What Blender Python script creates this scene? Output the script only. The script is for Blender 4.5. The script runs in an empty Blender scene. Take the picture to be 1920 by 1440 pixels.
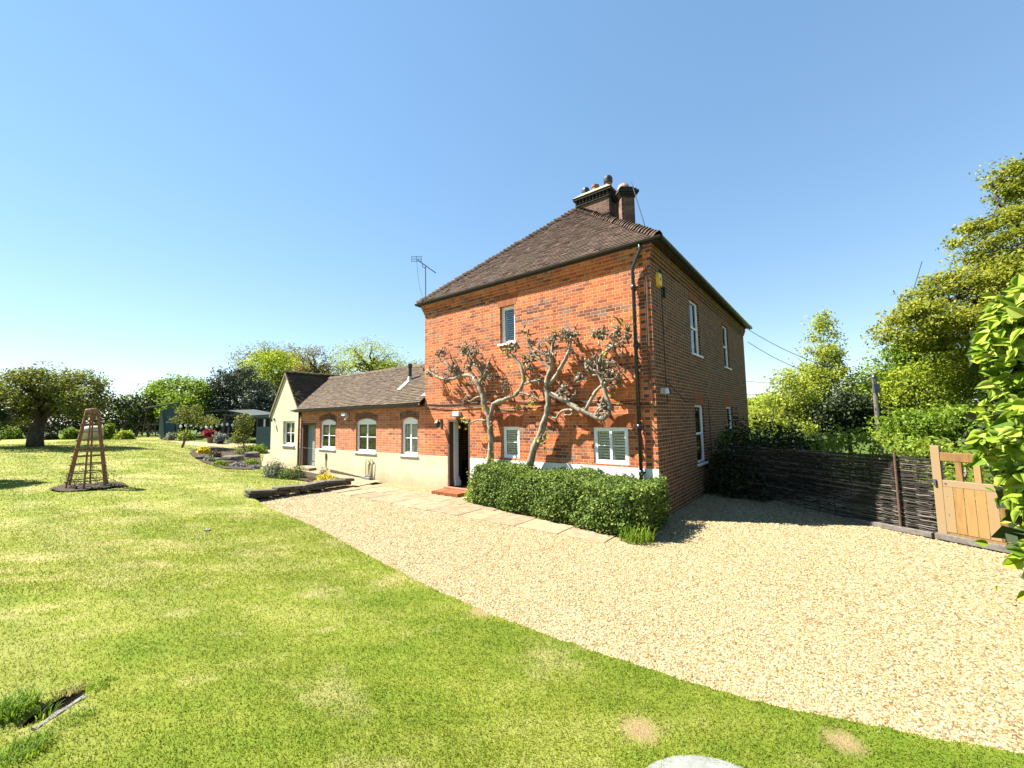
import bpy, math, random
import numpy as np
from mathutils import Matrix, Vector
from mathutils.geometry import delaunay_2d_cdt
random.seed(7); rng = np.random.default_rng(7)
sc = bpy.context.scene
COL = sc.collection

# ------------------------------------------------------------------ camera, sky, sun, exposure
FPX, PITCH, ROLL, EYE = 774.55, .0844, -.01682, 1.95
cp, sp = math.cos(PITCH), math.sin(PITCH)
cr, sr = math.cos(ROLL), math.sin(ROLL)
cf = np.array([0, cp, sp]); cu0 = np.array([0, -sp, cp]); cx0 = np.array([1., 0, 0])
cx = cr*cx0 + sr*cu0; cu = -sr*cx0 + cr*cu0
cam_d = bpy.data.cameras.new('camera'); cam = bpy.data.objects.new('camera', cam_d); COL.objects.link(cam)
cam_d.sensor_width = 36; cam_d.lens = FPX/1920*36; cam_d.clip_start = .05; cam_d.clip_end = 3000
M = Matrix([[cx[i], cu[i], -cf[i], 0] for i in range(3)] + [[0, 0, 0, 1]])
M[2][3] = EYE
cam.matrix_world = M
sc.camera = cam

SUN_EL = math.radians(50); SUN_V = Vector((-.98*math.cos(SUN_EL), .20*math.cos(SUN_EL), math.sin(SUN_EL))).normalized()
w = bpy.data.worlds.new('World'); sc.world = w; w.use_nodes = True
wn = w.node_tree.nodes; bg = wn['Background']
sky = wn.new('ShaderNodeTexSky'); sky.sky_type = 'NISHITA'; sky.sun_disc = False
sky.sun_elevation = SUN_EL; sky.sun_rotation = math.atan2(SUN_V.x, SUN_V.y)
sky.air_density = 1.0; sky.dust_density = .0; sky.ozone_density = 1.6; sky.altitude = 600
gam = wn.new('ShaderNodeGamma'); gam.inputs[1].default_value = .56; w.node_tree.links.new(sky.outputs[0], gam.inputs[0])   # evens the sky out a little, as a phone camera does
hsv = wn.new('ShaderNodeHueSaturation'); hsv.inputs['Hue'].default_value = .498; hsv.inputs['Saturation'].default_value = 1.46; w.node_tree.links.new(gam.outputs[0], hsv.inputs['Color'])
w.node_tree.links.new(hsv.outputs[0], bg.inputs[0]); bg.inputs[1].default_value = .104
sun_d = bpy.data.lights.new('sun', 'SUN'); sun_d.energy = 5.0; sun_d.angle = math.radians(.5); sun_d.color = (1, .95, .86)
sun = bpy.data.objects.new('sun', sun_d); COL.objects.link(sun)
sun.rotation_euler = SUN_V.to_track_quat('Z', 'Y').to_euler()
sc.view_settings.view_transform = 'Standard'; sc.view_settings.look = 'None'
sc.view_settings.exposure = 2.1; sc.view_settings.gamma = 1

# ------------------------------------------------------------------ layout helpers
CORNER = np.array([2.823, 8.123, 0])                   # near right corner of the farmhouse
UV_ = np.array([-.78866, .61483, 0]); VV_ = np.array([.61483, .78866, 0])
ROTZ = math.atan2(.61483*-1, .78866)
def W(s, q, z=0.):                                      # s left along the front wall, q out from it towards the drive
    p = CORNER + s*UV_ - q*VV_; return np.array([p[0], p[1], z])
def sm(x, a, b):
    t = np.clip((np.asarray(x, float)-a)/(b-a), 0, 1); return t*t*(3-2*t)
def zf(x, y):                                           # height of the land: it climbs gently to the left and back
    dx = np.asarray(x, float)-CORNER[0]; dy = np.asarray(y, float)-CORNER[1]
    s = dx*UV_[0]+dy*UV_[1]; q = -(dx*VV_[0]+dy*VV_[1])
    lawn = np.interp(s, [6.5, 8, 10, 16, 30, 42], [0, .06, .22, .42, 1.05, 1.1])
    path = np.interp(s, [8, 17, 19, 30, 42], [0, .15, .22, 1.0, 1.1])
    k = sm(q, 1.0, 3.6)
    return path*(1-k)+lawn*k
def ray(px, py):
    return cf*FPX + cx*(px-960) + cu*(720-py)
def at(px, py, depth):                                  # a point at a chosen distance
    r = ray(px, py); return np.array([0, 0, EYE]) + r*depth/r[1]
def stretch(px): return math.sqrt(1+((px-960)/FPX)**2)   # a round thing spreads sideways by this much off axis
def hit(px, py):                                        # a point on the land
    r = ray(px, py); r = r/r[1]
    d = 1.5
    while d < 90:
        p = np.array([0, 0, EYE])+r*d
        if p[2] <= zf(p[0], p[1]): break
        d += .02
    p[2] = float(zf(p[0], p[1])); return p
def onwall(px, py, off=0.):                             # farmhouse-local (x,y,z) on the front wall plane moved out by off
    o = CORNER-off*VV_; r = ray(px, py); c0 = np.array([0, 0, EYE])
    t = ((o-c0) @ VV_)/(r @ VV_); p = c0+t*r; return np.array([-((p-CORNER) @ UV_), -off, p[2]])

# ------------------------------------------------------------------ object helpers
def tag(o, label=None, cat=None, group=None, kind=None):
    if label: o['label'] = label
    if cat: o['category'] = cat
    if group: o['group'] = group
    if kind: o['kind'] = kind
    return o
def thing(name, label, cat, loc=(0, 0, 0), rz=0., group=None):
    o = bpy.data.objects.new(name, None); COL.objects.link(o); o.empty_display_size = .2
    o.location = tuple(float(c) for c in loc); o.rotation_euler = (0, 0, rz)
    return tag(o, label, cat, group)
def link(name, me, mat, parent=None):
    o = bpy.data.objects.new(name, me); COL.objects.link(o)
    if mat: me.materials.append(mat)
    if parent: o.parent = parent
    return o
def npmesh(name, V, F):
    V = np.ascontiguousarray(V, np.float32); F = np.ascontiguousarray(F, np.int32); k = F.shape[1]
    me = bpy.data.meshes.new(name)
    me.vertices.add(len(V)); me.vertices.foreach_set('co', V.ravel())
    me.loops.add(F.size); me.loops.foreach_set('vertex_index', F.ravel())
    me.polygons.add(len(F)); me.polygons.foreach_set('loop_start', np.arange(0, F.size, k, dtype=np.int32))
    me.update(calc_edges=True); return me
class MB:
    def __init__(self): self.v = []; self.f = []
    def add(self, vs, fs):
        o = len(self.v); self.v += [tuple(map(float, p)) for p in vs]; self.f += [tuple(i+o for i in q) for q in fs]; return self
    def quad(self, *p): return self.add(p, [tuple(range(len(p)))])
    def box(self, x0, x1, y0, y1, z0, z1):
        vs = [(x, y, z) for z in (z0, z1) for y in (y0, y1) for x in (x0, x1)]
        return self.add(vs, [(0, 2, 3, 1), (4, 5, 7, 6), (0, 1, 5, 4), (2, 6, 7, 3), (0, 4, 6, 2), (1, 3, 7, 5)])
    def obox(self, c, ax, ay, az):                      # box from centre and three half-axis vectors
        c, ax, ay, az = map(np.array, (c, ax, ay, az))
        vs = [c+i*ax+j*ay+k*az for k in (-1, 1) for j in (-1, 1) for i in (-1, 1)]
        return self.add(vs, [(0, 2, 3, 1), (4, 5, 7, 6), (0, 1, 5, 4), (2, 6, 7, 3), (0, 4, 6, 2), (1, 3, 7, 5)])
    def bar(self, a, b, wd, th, up=(0, 0, 1)):
        a, b = np.array(a, float), np.array(b, float); d = b-a; L = np.linalg.norm(d); d /= L
        s = np.cross(d, up); s = s/np.linalg.norm(s) if np.linalg.norm(s) > 1e-6 else np.array([1., 0, 0]); n = np.cross(s, d)
        return self.obox((a+b)/2, d*L/2, s*wd/2, n*th/2)
    def tube(self, pts, rad, n=6, cap=True):
        pts = [np.array(p, float) for p in pts]; m = len(pts)
        if np.isscalar(rad): rad = [rad]*m
        ref = np.array([.31, .17, .93]); o = len(self.v)
        for i, p in enumerate(pts):
            d = pts[min(i+1, m-1)]-pts[max(i-1, 0)]; d = d/(np.linalg.norm(d)+1e-9)
            a = np.cross(d, ref); na = np.linalg.norm(a)
            a = a/na if na > .05 else np.cross(d, [1, 0, 0]); b = np.cross(d, a)
            for k in range(n):
                t = 2*math.pi*k/n; q = p+rad[i]*(math.cos(t)*a+math.sin(t)*b); self.v.append(tuple(map(float, q)))
        for i in range(m-1):
            for k in range(n):
                k2 = (k+1) % n; self.f.append((o+i*n+k, o+i*n+k2, o+(i+1)*n+k2, o+(i+1)*n+k))
        if cap:
            self.f.append(tuple(o+k for k in range(n))[::-1]); self.f.append(tuple(o+(m-1)*n+k for k in range(n)))
        return self
    def lathe(self, c, prof, n=16):
        o = len(self.v); m = len(prof)
        for r, z in prof:
            for k in range(n):
                t = 2*math.pi*k/n; self.v.append((c[0]+r*math.cos(t), c[1]+r*math.sin(t), c[2]+z))
        for i in range(m-1):
            for k in range(n):
                k2 = (k+1) % n; self.f.append((o+i*n+k, o+i*n+k2, o+(i+1)*n+k2, o+(i+1)*n+k))
        self.f.append(tuple(o+k for k in range(n))[::-1]); self.f.append(tuple(o+(m-1)*n+k for k in range(n)))
        return self
    def build(self, name, mat, parent=None, smooth=False, bevel=0., uv=True):
        me = bpy.data.meshes.new(name); me.from_pydata(self.v, [], self.f); me.update()
        if uv:
            l = me.uv_layers.new(name='UVMap'); co = self.v
            for p in me.polygons:
                nx, ny, nz = map(abs, p.normal)
                for li in p.loop_indices:
                    x, y, z = co[me.loops[li].vertex_index]
                    l.data[li].uv = (x, y) if nz > .8 else ((y, z) if nx > ny else (x, z))
        if smooth:
            me.polygons.foreach_set('use_smooth', [True]*len(me.polygons))
        o = link(name, me, mat, parent)
        if bevel:
            b = o.modifiers.new('bevel', 'BEVEL'); b.width = bevel; b.segments = 2; b.limit_method = 'ANGLE'
        return o

# ------------------------------------------------------------------ materials
class NT:
    def __init__(self, name, rough=.8, spec=.3):
        self.m = bpy.data.materials.new(name); self.m.use_nodes = True; self.t = self.m.node_tree
        self.b = self.t.nodes['Principled BSDF']; self.out = self.t.nodes['Material Output']
        self.b.inputs['Roughness'].default_value = rough; self.b.inputs['Specular IOR Level'].default_value = spec
    def n(self, typ, ins=None, **kw):
        nd = self.t.nodes.new('ShaderNode'+typ)
        for k, v in kw.items(): setattr(nd, k, v)
        for k, v in (ins or {}).items(): self.set(nd.inputs[k], v)
        return nd
    def set(self, inp, v):
        if isinstance(v, bpy.types.NodeSocket): self.t.links.new(v, inp)
        else: inp.default_value = v
    def math(self, op, a, b=0., c=None):
        nd = self.n('Math', operation=op); self.set(nd.inputs[0], a); self.set(nd.inputs[1], b)
        if c is not None: self.set(nd.inputs[2], c)
        return nd.outputs[0]
    def noise(self, vec, scale, detail=4, rough=.6, lac=2.):
        return self.n('TexNoise', {'Vector': vec, 'Scale': scale, 'Detail': detail, 'Roughness': rough}).outputs['Fac']
    def ramp(self, fac, stops, interp='LINEAR'):
        nd = self.n('ValToRGB'); cr_ = nd.color_ramp; cr_.interpolation = interp
        while len(cr_.elements) < len(stops): cr_.elements.new(.5)
        for e, (p, c) in zip(cr_.elements, stops): e.position = p; e.color = (*c, 1)
        self.set(nd.inputs[0], fac); return nd.outputs[0]
    def mix(self, fac, a, b, blend='MIX'):
        nd = self.n('Mix', data_type='RGBA', blend_type=blend); self.set(nd.inputs[0], fac)
        for i, v in ((6, a), (7, b)):
            if not isinstance(v, bpy.types.NodeSocket): v = (*v, 1)
            self.set(nd.inputs[i], v)
        return nd.outputs[2]
    def obj(self): return self.n('TexCoord').outputs['Object']
    def uv(self): return self.n('TexCoord').outputs['UV']
    def island(self): return self.n('NewGeometry').outputs['Random Per Island']
    def color(self, c): self.set(self.b.inputs['Base Color'], c if isinstance(c, bpy.types.NodeSocket) else (*c, 1)); return self
    def bump(self, h, strength=.5, dist=.02):
        nd = self.n('Bump', {'Height': h, 'Strength': strength, 'Distance': dist}); self.t.links.new(nd.outputs[0], self.b.inputs['Normal']); return self
def plain(name, c, rough=.6, spec=.4, var=.25, scale=6., metal=0.):
    t = NT(name, rough, spec); n = t.noise(t.obj(), scale, 5)
    lo = tuple(k*(1-var) for k in c); hi = tuple(min(1, k*(1+var)) for k in c)
    t.color(t.ramp(n, [(.3, lo), (.7, hi)])); t.b.inputs['Metallic'].default_value = metal
    return t.m
def leafmat(name, cols, trans=.35, rough=.6, spec=.2):
    rough = max(rough, .6); spec = min(spec, .16)
    t = NT(name, rough, spec); r = t.island()
    cols = [tuple(v*1.0 for v in c) for c in cols]; k = len(cols); c = t.ramp(r, [(i/(k-1), cols[i]) for i in range(k)])
    big = t.noise(t.obj(), .9, 2); c = t.mix(1., c, t.ramp(big, [(.3, (.78, .82, .8)), (.7, (1.15, 1.1, 1.0))]), 'MULTIPLY')
    t.color(c)
    tr = t.n('BsdfTranslucent', {'Color': t.mix(1., c, (1.25, 1.2, .6), 'MULTIPLY')})
    ms = t.n('MixShader', {0: trans}); t.t.links.new(t.b.outputs[0], ms.inputs[1]); t.t.links.new(tr.outputs[0], ms.inputs[2])
    t.t.links.new(ms.outputs[0], t.out.inputs[0]); return t.m
def brickmat(name, ramp_s, ramp_h, mortar, quoin=False, dirt=.25, alb=.55, patch=.45, joint=.0022):
    ramp_s = [(p, tuple(k*alb for k in c)) for p, c in ramp_s]; ramp_h = [(p, tuple(k*alb for k in c)) for p, c in ramp_h]; mortar = tuple(k*alb*1.1 for k in mortar)
    # Flemish bond: stretcher, header, stretcher..., every second course moved half a period
    t = NT(name, .85, .2); sep = t.n('SeparateXYZ', {0: t.uv()})
    wob = t.noise(t.uv(), 14., 2); u = t.math('ADD', t.math('MULTIPLY_ADD', wob, .010, -.005), sep.outputs[0])
    v = t.math('ADD', t.math('MULTIPLY_ADD', t.noise(t.uv(), 9., 2), .008, -.004), sep.outputs[1])
    row = t.math('FLOOR', t.math('DIVIDE', v, .075)); fv = t.math('FLOORED_MODULO', v, .075)
    x = t.math('ADD', t.math('MULTIPLY', t.math('FLOORED_MODULO', row, 2.), .175), t.math('ADD', u, 50.0))
    cell = t.math('FLOOR', t.math('DIVIDE', x, .35)); xi = t.math('FLOORED_MODULO', x, .35)
    ish = t.math('GREATER_THAN', xi, .235); lx = t.math('SUBTRACT', xi, t.math('MULTIPLY', ish, .235))
    wd = t.math('MULTIPLY_ADD', ish, -.12, .235)
    ex = t.math('MINIMUM', t.math('SUBTRACT', lx, .0), t.math('SUBTRACT', wd, lx)); ey = t.math('MINIMUM', fv, t.math('SUBTRACT', .075, fv))
    e = t.math('MINIMUM', ex, ey)
    mr = t.n('MapRange', {'Value': e, 'From Min': joint, 'From Max': joint+.0036}).outputs[0]
    cid = t.n('CombineXYZ', {0: t.math('MULTIPLY_ADD', cell, 2., ish), 1: row}).outputs[0]
    wn_ = t.n('TexWhiteNoise', {'Vector': cid}, noise_dimensions='2D').outputs['Value']
    big = t.noise(t.uv(), 1.3, 4)
    val = t.math('ADD', t.math('MULTIPLY', wn_, .85), t.math('MULTIPLY_ADD', big, .7, -.28))
    col = t.mix(ish, t.ramp(val, ramp_s), t.ramp(val, ramp_h))
    if quoin:
        qf = t.math('MULTIPLY', t.n('MapRange', {'Value': sep.outputs[0], 'From Min': -.42, 'From Max': -.38}).outputs[0], ish)
        col = t.mix(t.math('MULTIPLY', qf, .8), col, (.05, .035, .03))
    pm = t.n('Mapping', {'Vector': t.uv(), 'Scale': (.55, 2.2, 1)}).outputs[0]; pn = t.noise(pm, 1., 4, .6)      # runs of darker, greyer bricks
    pk = t.math('MULTIPLY', t.ramp(pn, [(.47, (0, 0, 0)), (.60, (1, 1, 1))]), t.math('LESS_THAN', t.n('TexWhiteNoise', {'Vector': t.n('VectorMath', {0: cid, 1: (3.3, 7.7, 0)}, operation='ADD').outputs[0]}, noise_dimensions='2D').outputs['Value'], patch))
    col = t.mix(t.math('MULTIPLY', pk, .8), col, t.ramp(wn_, [(0, (.07, .03, .022)), (.5, (.15, .05, .03)), (.85, (.12, .085, .07)), (1, (.2, .17, .14))]))
    g = t.noise(t.uv(), 45., 4); col = t.mix(.55, col, t.mix(1., col, t.ramp(g, [(.3, (.55, .55, .55)), (.7, (1.35, 1.3, 1.25))]), 'MULTIPLY'))
    mc = t.mix(t.noise(t.uv(), 25., 3), tuple(k*.7 for k in mortar), tuple(min(1, k*1.25) for k in mortar))
    col = t.mix(mr, mc, col)
    st = t.noise(t.uv(), 2.6, 6, .7); col = t.mix(t.math('MULTIPLY', t.ramp(st, [(.52, (0, 0, 0)), (.72, (1, 1, 1))]), dirt), col, (.09, .075, .055))
    t.color(col); t.bump(t.math('ADD', mr, t.math('MULTIPLY', g, .5)), .8, .008); return t.m

M_ = {}
M_['brick'] = brickmat('orange brick', [(0, (.20, .05, .025)), (.25, (.40, .095, .032)), (.55, (.52, .135, .04)), (.8, (.58, .19, .06)), (.93, (.42, .11, .042)), (1, (.30, .22, .16))],
                       [(0, (.28, .07, .03)), (.3, (.46, .12, .036)), (.7, (.52, .15, .045)), (.88, (.30, .09, .045)), (1, (.18, .15, .13))], (.54, .37, .23), quoin=True, alb=.90, dirt=.45, patch=.72)
M_['brick_side_shaded'] = brickmat('shaded chequered brick', [(0, (.20, .075, .03)), (.4, (.38, .125, .042)), (.8, (.47, .18, .058)), (1, (.20, .085, .035))],
                            [(0, (.06, .035, .027)), (.4, (.13, .055, .033)), (.65, (.32, .10, .042)), (1, (.10, .05, .035))], (.95, .72, .40), dirt=.4, alb=.42, joint=.0036, patch=.3)  # chequered pattern is its own, albedo lowered to deepen this wall's shade
M_['brick_wing'] = brickmat('salmon brick', [(0, (.42, .14, .06)), (.4, (.58, .20, .085)), (.8, (.62, .25, .115)), (.97, (.40, .14, .07))],
                            [(0, (.38, .13, .07)), (.5, (.50, .18, .09)), (.85, (.42, .15, .08)), (1, (.22, .12, .08))], (.52, .40, .27), dirt=.15, alb=.8, patch=.25)
M_['brick_stack'] = brickmat('sooty brick', [(0, (.16, .075, .05)), (.5, (.27, .13, .09)), (1, (.34, .19, .14))], [(0, (.10, .06, .05)), (1, (.28, .15, .11))], (.36, .32, .25), dirt=.5)
M_['soot'] = plain('black sooty brick', (.035, .03, .027), .9, .2, .4, 14)
M_['lichen'] = plain('lichened cap mortar', (.27, .25, .15), .95, .1, .5, 12)
def rubbed():
    t = NT('rubbed orange brick', .8, .2); sep = t.n('SeparateXYZ', {0: t.uv()})
    f = t.math('FLOORED_MODULO', sep.outputs[0], .07); e = t.math('GREATER_THAN', f, .004)
    id_ = t.math('FLOOR', t.math('DIVIDE', sep.outputs[0], .07)); wn_ = t.n('TexWhiteNoise', {'W': id_}, noise_dimensions='1D').outputs['Value']
    c = t.ramp(wn_, [(0, (.22, .062, .022)), (1, (.29, .088, .03))]); t.color(t.mix(e, (.2, .11, .06), c)); t.bump(t.noise(t.uv(), 50, 4), .3, .004); return t.m
M_['rubbed'] = rubbed()
def render_mat():
    t = NT('cream rough render', .95, .1); n1 = t.noise(t.obj(), 1.4, 5); n2 = t.noise(t.obj(), 22., 5, .65)
    vo = t.n('TexVoronoi', {'Vector': t.obj(), 'Scale': 16.}).outputs['Distance']
    c = t.ramp(n1, [(.3, (.43, .38, .245)), (.55, (.49, .445, .30)), (.75, (.52, .475, .335))])
    c = t.mix(t.ramp(n2, [(.55, (0, 0, 0)), (.75, (.35, .35, .35))]), c, (.24, .19, .09))
    zz = t.n('SeparateXYZ', {0: t.obj()}).outputs[2]; sp2 = t.math('ADD', zz, t.math('MULTIPLY_ADD', t.noise(t.n('Mapping', {'Vector': t.obj(), 'Scale': (3, 3, .6)}).outputs[0], 2., 5, .7), .7, -.35))   # splashback and drips along the foot
    c = t.mix(t.n('MapRange', {'Value': sp2, 'From Min': .05, 'From Max': .45, 'To Min': .55, 'To Max': 0.}).outputs[0], c, (.30, .24, .13)); t.color(c)
    t.bump(t.math('ADD', n2, t.math('MULTIPLY', vo, .4)), .35, .012); return t.m
M_['render'] = render_mat()
M_['white_plaster'] = plain('white painted plaster', (.60, .58, .52), .8, .2, .08, 9)
M_['white_paint'] = plain('white gloss paint', (.70, .71, .72), .4, .5, .04, 5)
M_['black_paint'] = plain('black gutter paint', (.018, .018, .02), .35, .5, .3, 8)
M_['cable'] = plain('black cable', (.02, .02, .02), .6, .3, .2)
M_['lead'] = plain('lead flashing', (.36, .37, .38), .5, .4, .2)
M_['dark_wood'] = plain('dark brown timber', (.085, .05, .032), .7, .3, .35, 18)
M_['green_door'] = plain('grey green door paint', (.22, .255, .235), .55, .3, .1)
M_['hall'] = plain('hall wall paint', (.55, .64, .63), .8, .2, .05)
M_['dark_floor'] = plain('dark hall floor', (.02, .017, .015), .6, .3, .3)
M_['blackroom'] = plain('unlit room', (.02, .022, .022), .9, .1, .1)
M_['terracotta'] = plain('terracotta', (.28, .12, .075), .75, .2, .25, 12)
M_['pinkpot'] = plain('pale clay', (.42, .25, .19), .75, .2, .15, 9)
M_['yellow'] = plain('yellow plastic', (.70, .42, .015), .4, .5, .05)
M_['whiteplastic'] = plain('white plastic', (.5, .5, .48), .4, .5, .05)
M_['steel'] = plain('grey aerial metal', (.07, .08, .10), .45, .5, .2, metal=.5)
M_['copper'] = plain('tarnished pipe', (.26, .21, .12), .5, .4, .25, 20)
M_['teal'] = plain('teal painted boards', (.075, .125, .12), .7, .3, .25, 9)
M_['dark_roof'] = plain('felt roof', (.05, .06, .058), .85, .2, .3)
M_['grey_timber'] = plain('weathered grey timber', (.11, .097, .083), .85, .2, .35, 14)
M_['trellis'] = plain('red brown stained timber', (.20, .10, .048), .65, .3, .35, 22)
M_['cream'] = plain('cream cover', (.38, .35, .27), .7, .3, .12)
M_['cover'] = plain('pale grey cover', (.165, .172, .158), .85, .15, .3, 9)
M_['bluepot'] = plain('dark blue glazed pot', (.02, .035, .06), .25, .6, .2)
M_['bulb'] = plain('white bulb glass', (.8, .8, .78), .2, .5, .02)
M_['rail_wood'] = plain('grey rail timber', (.12, .10, .08), .9, .2, .3)
def glassmat():
    t = NT('window glass', .04, .5); t.t.nodes.remove(t.b)
    tr = t.n('BsdfTransparent', {'Color': (.93, .96, .95, 1)}); gl = t.n('BsdfGlossy', {'Color': (.95, 1, .97, 1), 'Roughness': .03})
    f = t.n('Fresnel', {'IOR': 1.55}).outputs[0]; f = t.math('MULTIPLY_ADD', f, .8, .05)
    ms = t.n('MixShader', {0: f}); t.t.links.new(tr.outputs[0], ms.inputs[1]); t.t.links.new(gl.outputs[0], ms.inputs[2]); t.t.links.new(ms.outputs[0], t.out.inputs[0]); return t.m
M_['glass'] = glassmat()
def tilemat(name, cols, moss):
    t = NT(name, .9, .15); c = t.ramp(t.island(), [(i/(len(cols)-1), k) for i, k in enumerate(cols)])
    n = t.noise(t.obj(), 1.1, 6, .7); c = t.mix(t.ramp(n, [(.5, (0, 0, 0)), (.68, (.55, .55, .55))]), c, moss)
    g = t.noise(t.obj(), 38., 4); c = t.mix(.6, c, t.mix(1., c, t.ramp(g, [(.3, (.45, .45, .45)), (.7, (1.5, 1.45, 1.4))]), 'MULTIPLY'))
    t.color(c); t.bump(g, .4, .006); return t.m
M_['tiles'] = tilemat('old clay tiles', [(.048, .029, .022), (.075, .045, .034), (.062, .042, .034), (.11, .07, .05), (.05, .038, .031)], (.06, .056, .03))
M_['tiles_wing'] = tilemat('old brown clay tiles', [(.06, .043, .031), (.088, .062, .045), (.08, .058, .043), (.125, .09, .066), (.065, .049, .038)], (.10, .088, .038))
M_['tiles_moss'] = tilemat('mossy clay tiles', [(.048, .033, .024), (.07, .047, .033), (.09, .06, .042)], (.075, .068, .018))
def barkmat(name, a, b, sc_=9.):
    t = NT(name, .9, .15); v = t.n('Mapping', {'Vector': t.obj(), 'Scale': (1, 1, .35)}).outputs[0]
    n = t.noise(v, sc_, 6, .7); t.color(t.ramp(n, [(.35, a), (.65, b)])); t.bump(n, .7, .02); return t.m
M_['bark'] = barkmat('dark bark', (.022, .018, .013), (.075, .06, .042))
M_['bark_pale'] = barkmat('pale smooth bark', (.105, .088, .064), (.33, .285, .21), 13.)
M_['bark_grey'] = barkmat('grey bark', (.065, .058, .045), (.16, .14, .11))
M_['twig'] = barkmat('brown twigs', (.08, .066, .048), (.25, .21, .155), 20.)
def lawn_color(t):
    o = t.obj()
    n1 = t.noise(o, .55, 5, .6); st = t.n('Mapping', {'Vector': o, 'Rotation': (0, 0, .5), 'Scale': (.35, 1.3, 1)}).outputs[0]; n2 = t.noise(st, 1.1, 5, .65)
    n3 = t.noise(o, 9., 4, .7)
    k = t.math('ADD', t.math('MULTIPLY', n1, .35), t.math('ADD', t.math('MULTIPLY', n2, .5), t.math('MULTIPLY', n3, .22)))
    sep = t.n('SeparateXYZ', {0: o})
    # it dries out to the left, stays greener along the drive
    dry = t.n('MapRange', {'Value': sep.outputs[0], 'From Min': -7., 'From Max': 2., 'To Min': .07, 'To Max': -.03}).outputs[0]
    k = t.math('ADD', k, dry)
    c = t.ramp(k, [(.36, (.072, .118, .010)), (.46, (.118, .160, .015)), (.55, (.170, .195, .025)), (.64, (.24, .24, .06)), (.74, (.36, .32, .15))])
    pt_ = t.noise(t.n('Mapping', {'Vector': o, 'Rotation': (0, 0, -.6), 'Scale': (.75, 1.25, 1), 'Location': (3.1, 1.7, 0)}).outputs[0], 1.25, 5, .62)
    pt_ = t.math('ADD', pt_, t.math('MULTIPLY', dry, .6)); c = t.mix(t.math('MULTIPLY', t.ramp(pt_, [(.56, (0, 0, 0)), (.70, (1, 1, 1))]), .62), c, (.37, .31, .145))     # straw coloured patches
    sv = t.n('VectorMath', {0: o, 1: (.55, .83, 0)}, operation='DOT_PRODUCT').outputs['Value']; sv = t.math('SINE', t.math('ADD', t.math('MULTIPLY', sv, 5.2), t.math('MULTIPLY', n1, 3.)))
    c = t.mix(1., c, t.ramp(t.math('MULTIPLY_ADD', sv, .5, .5), [(.3, (.93, .95, .9)), (.7, (1.06, 1.05, 1.05))]), 'MULTIPLY')
    for x, y, r in BARE:
        d = t.n('VectorMath', {0: o, 1: (x, y, 0)}, operation='SUBTRACT').outputs[0]
        d = t.n('VectorMath', {0: d, 1: (1, 1, 0)}, operation='MULTIPLY').outputs[0]
        ln = t.n('VectorMath', {0: d}, operation='LENGTH').outputs['Value']
        ln = t.math('ADD', ln, t.math('MULTIPLY_ADD', t.noise(o, 20., 4, .7), r*1.6, -r*.8))
        f = t.n('MapRange', {'Value': ln, 'From Min': r*.35, 'From Max': r*1.25, 'To Min': .95, 'To Max': 0.}).outputs[0]
        c = t.mix(f, c, (.28, .195, .105))
    return c
BARE = [(*hit(908, 1148)[:2], .15), (*hit(1200, 1376)[:2], .125), (*hit(1582, 1396)[:2], .11)]
def lawnmat():
    t = NT('lawn', .9, .1); t.color(t.mix(1., lawn_color(t), (.74, .78, .72), 'MULTIPLY')); t.bump(t.noise(t.obj(), 60., 4, .7), .6, .03); return t.m  # sheet colour lowered to stand for the blades' self-shadow
M_['lawn'] = lawnmat()
def blademat():
    t = NT('grass blades', .5, .25); c = lawn_color(t); r = t.island()
    c = t.mix(1., c, t.ramp(r, [(0, (.9, .95, .85)), (.6, (1.15, 1.15, 1.05)), (1, (1.45, 1.4, 1.4))]), 'MULTIPLY'); t.color(c)
    tr = t.n('BsdfTranslucent', {'Color': c}); ms = t.n('MixShader', {0: .45}); t.t.links.new(t.b.outputs[0], ms.inputs[1]); t.t.links.new(tr.outputs[0], ms.inputs[2]); t.t.links.new(ms.outputs[0], t.out.inputs[0])
    return t.m
M_['blades'] = blademat()
def gravelmat():
    t = NT('gravel bed', .9, .15); o = t.obj(); vo = t.n('TexVoronoi', {'Vector': o, 'Scale': 55.}); big = t.noise(o, .7, 4); mid = t.noise(o, 5., 4)
    c = t.ramp(t.n('SeparateColor', {0: vo.outputs['Color']}).outputs[0], [(0, (.10, .066, .03)), (.3, (.19, .135, .064)), (.7, (.26, .195, .10)), (1, (.32, .26, .165))])
    c = t.mix(1., c, t.ramp(t.math('ADD', t.math('MULTIPLY', big, .6), t.math('MULTIPLY', mid, .4)), [(.35, (.82, .78, .72)), (.65, (1.1, 1.1, 1.08))]), 'MULTIPLY')
    t.color(c); t.bump(t.math('SUBTRACT', 1., vo.outputs['Distance']), .8, .012); return t.m
M_['gravel'] = gravelmat()
def pebblemat():
    t = NT('gravel stones', .8, .2); t.color(t.ramp(t.island(), [(0, (.095, .066, .032)), (.25, (.19, .145, .066)), (.6, (.265, .214, .110)), (.85, (.32, .278, .178)), (1, (.165, .15, .12))])); return t.m
M_['pebble'] = pebblemat()
def stonemat(name, a, b, m, sc_=5.):
    t = NT(name, .9, .15); n = t.noise(t.obj(), sc_, 6, .65); c = t.ramp(n, [(.3, a), (.55, b), (.75, m)])
    r = t.island(); c = t.mix(1., c, t.ramp(r, [(0, (.8, .8, .8)), (1, (1.15, 1.12, 1.08))]), 'MULTIPLY'); t.color(c); t.bump(t.noise(t.obj(), 30, 5), .4, .01); return t.m
M_['slab'] = stonemat('sandstone slabs', (.16, .12, .072), (.24, .185, .115), (.29, .24, .165))
M_['rock'] = stonemat('dark walling stone', (.05, .046, .038), (.10, .092, .075), (.16, .145, .11), 8.)
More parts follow.
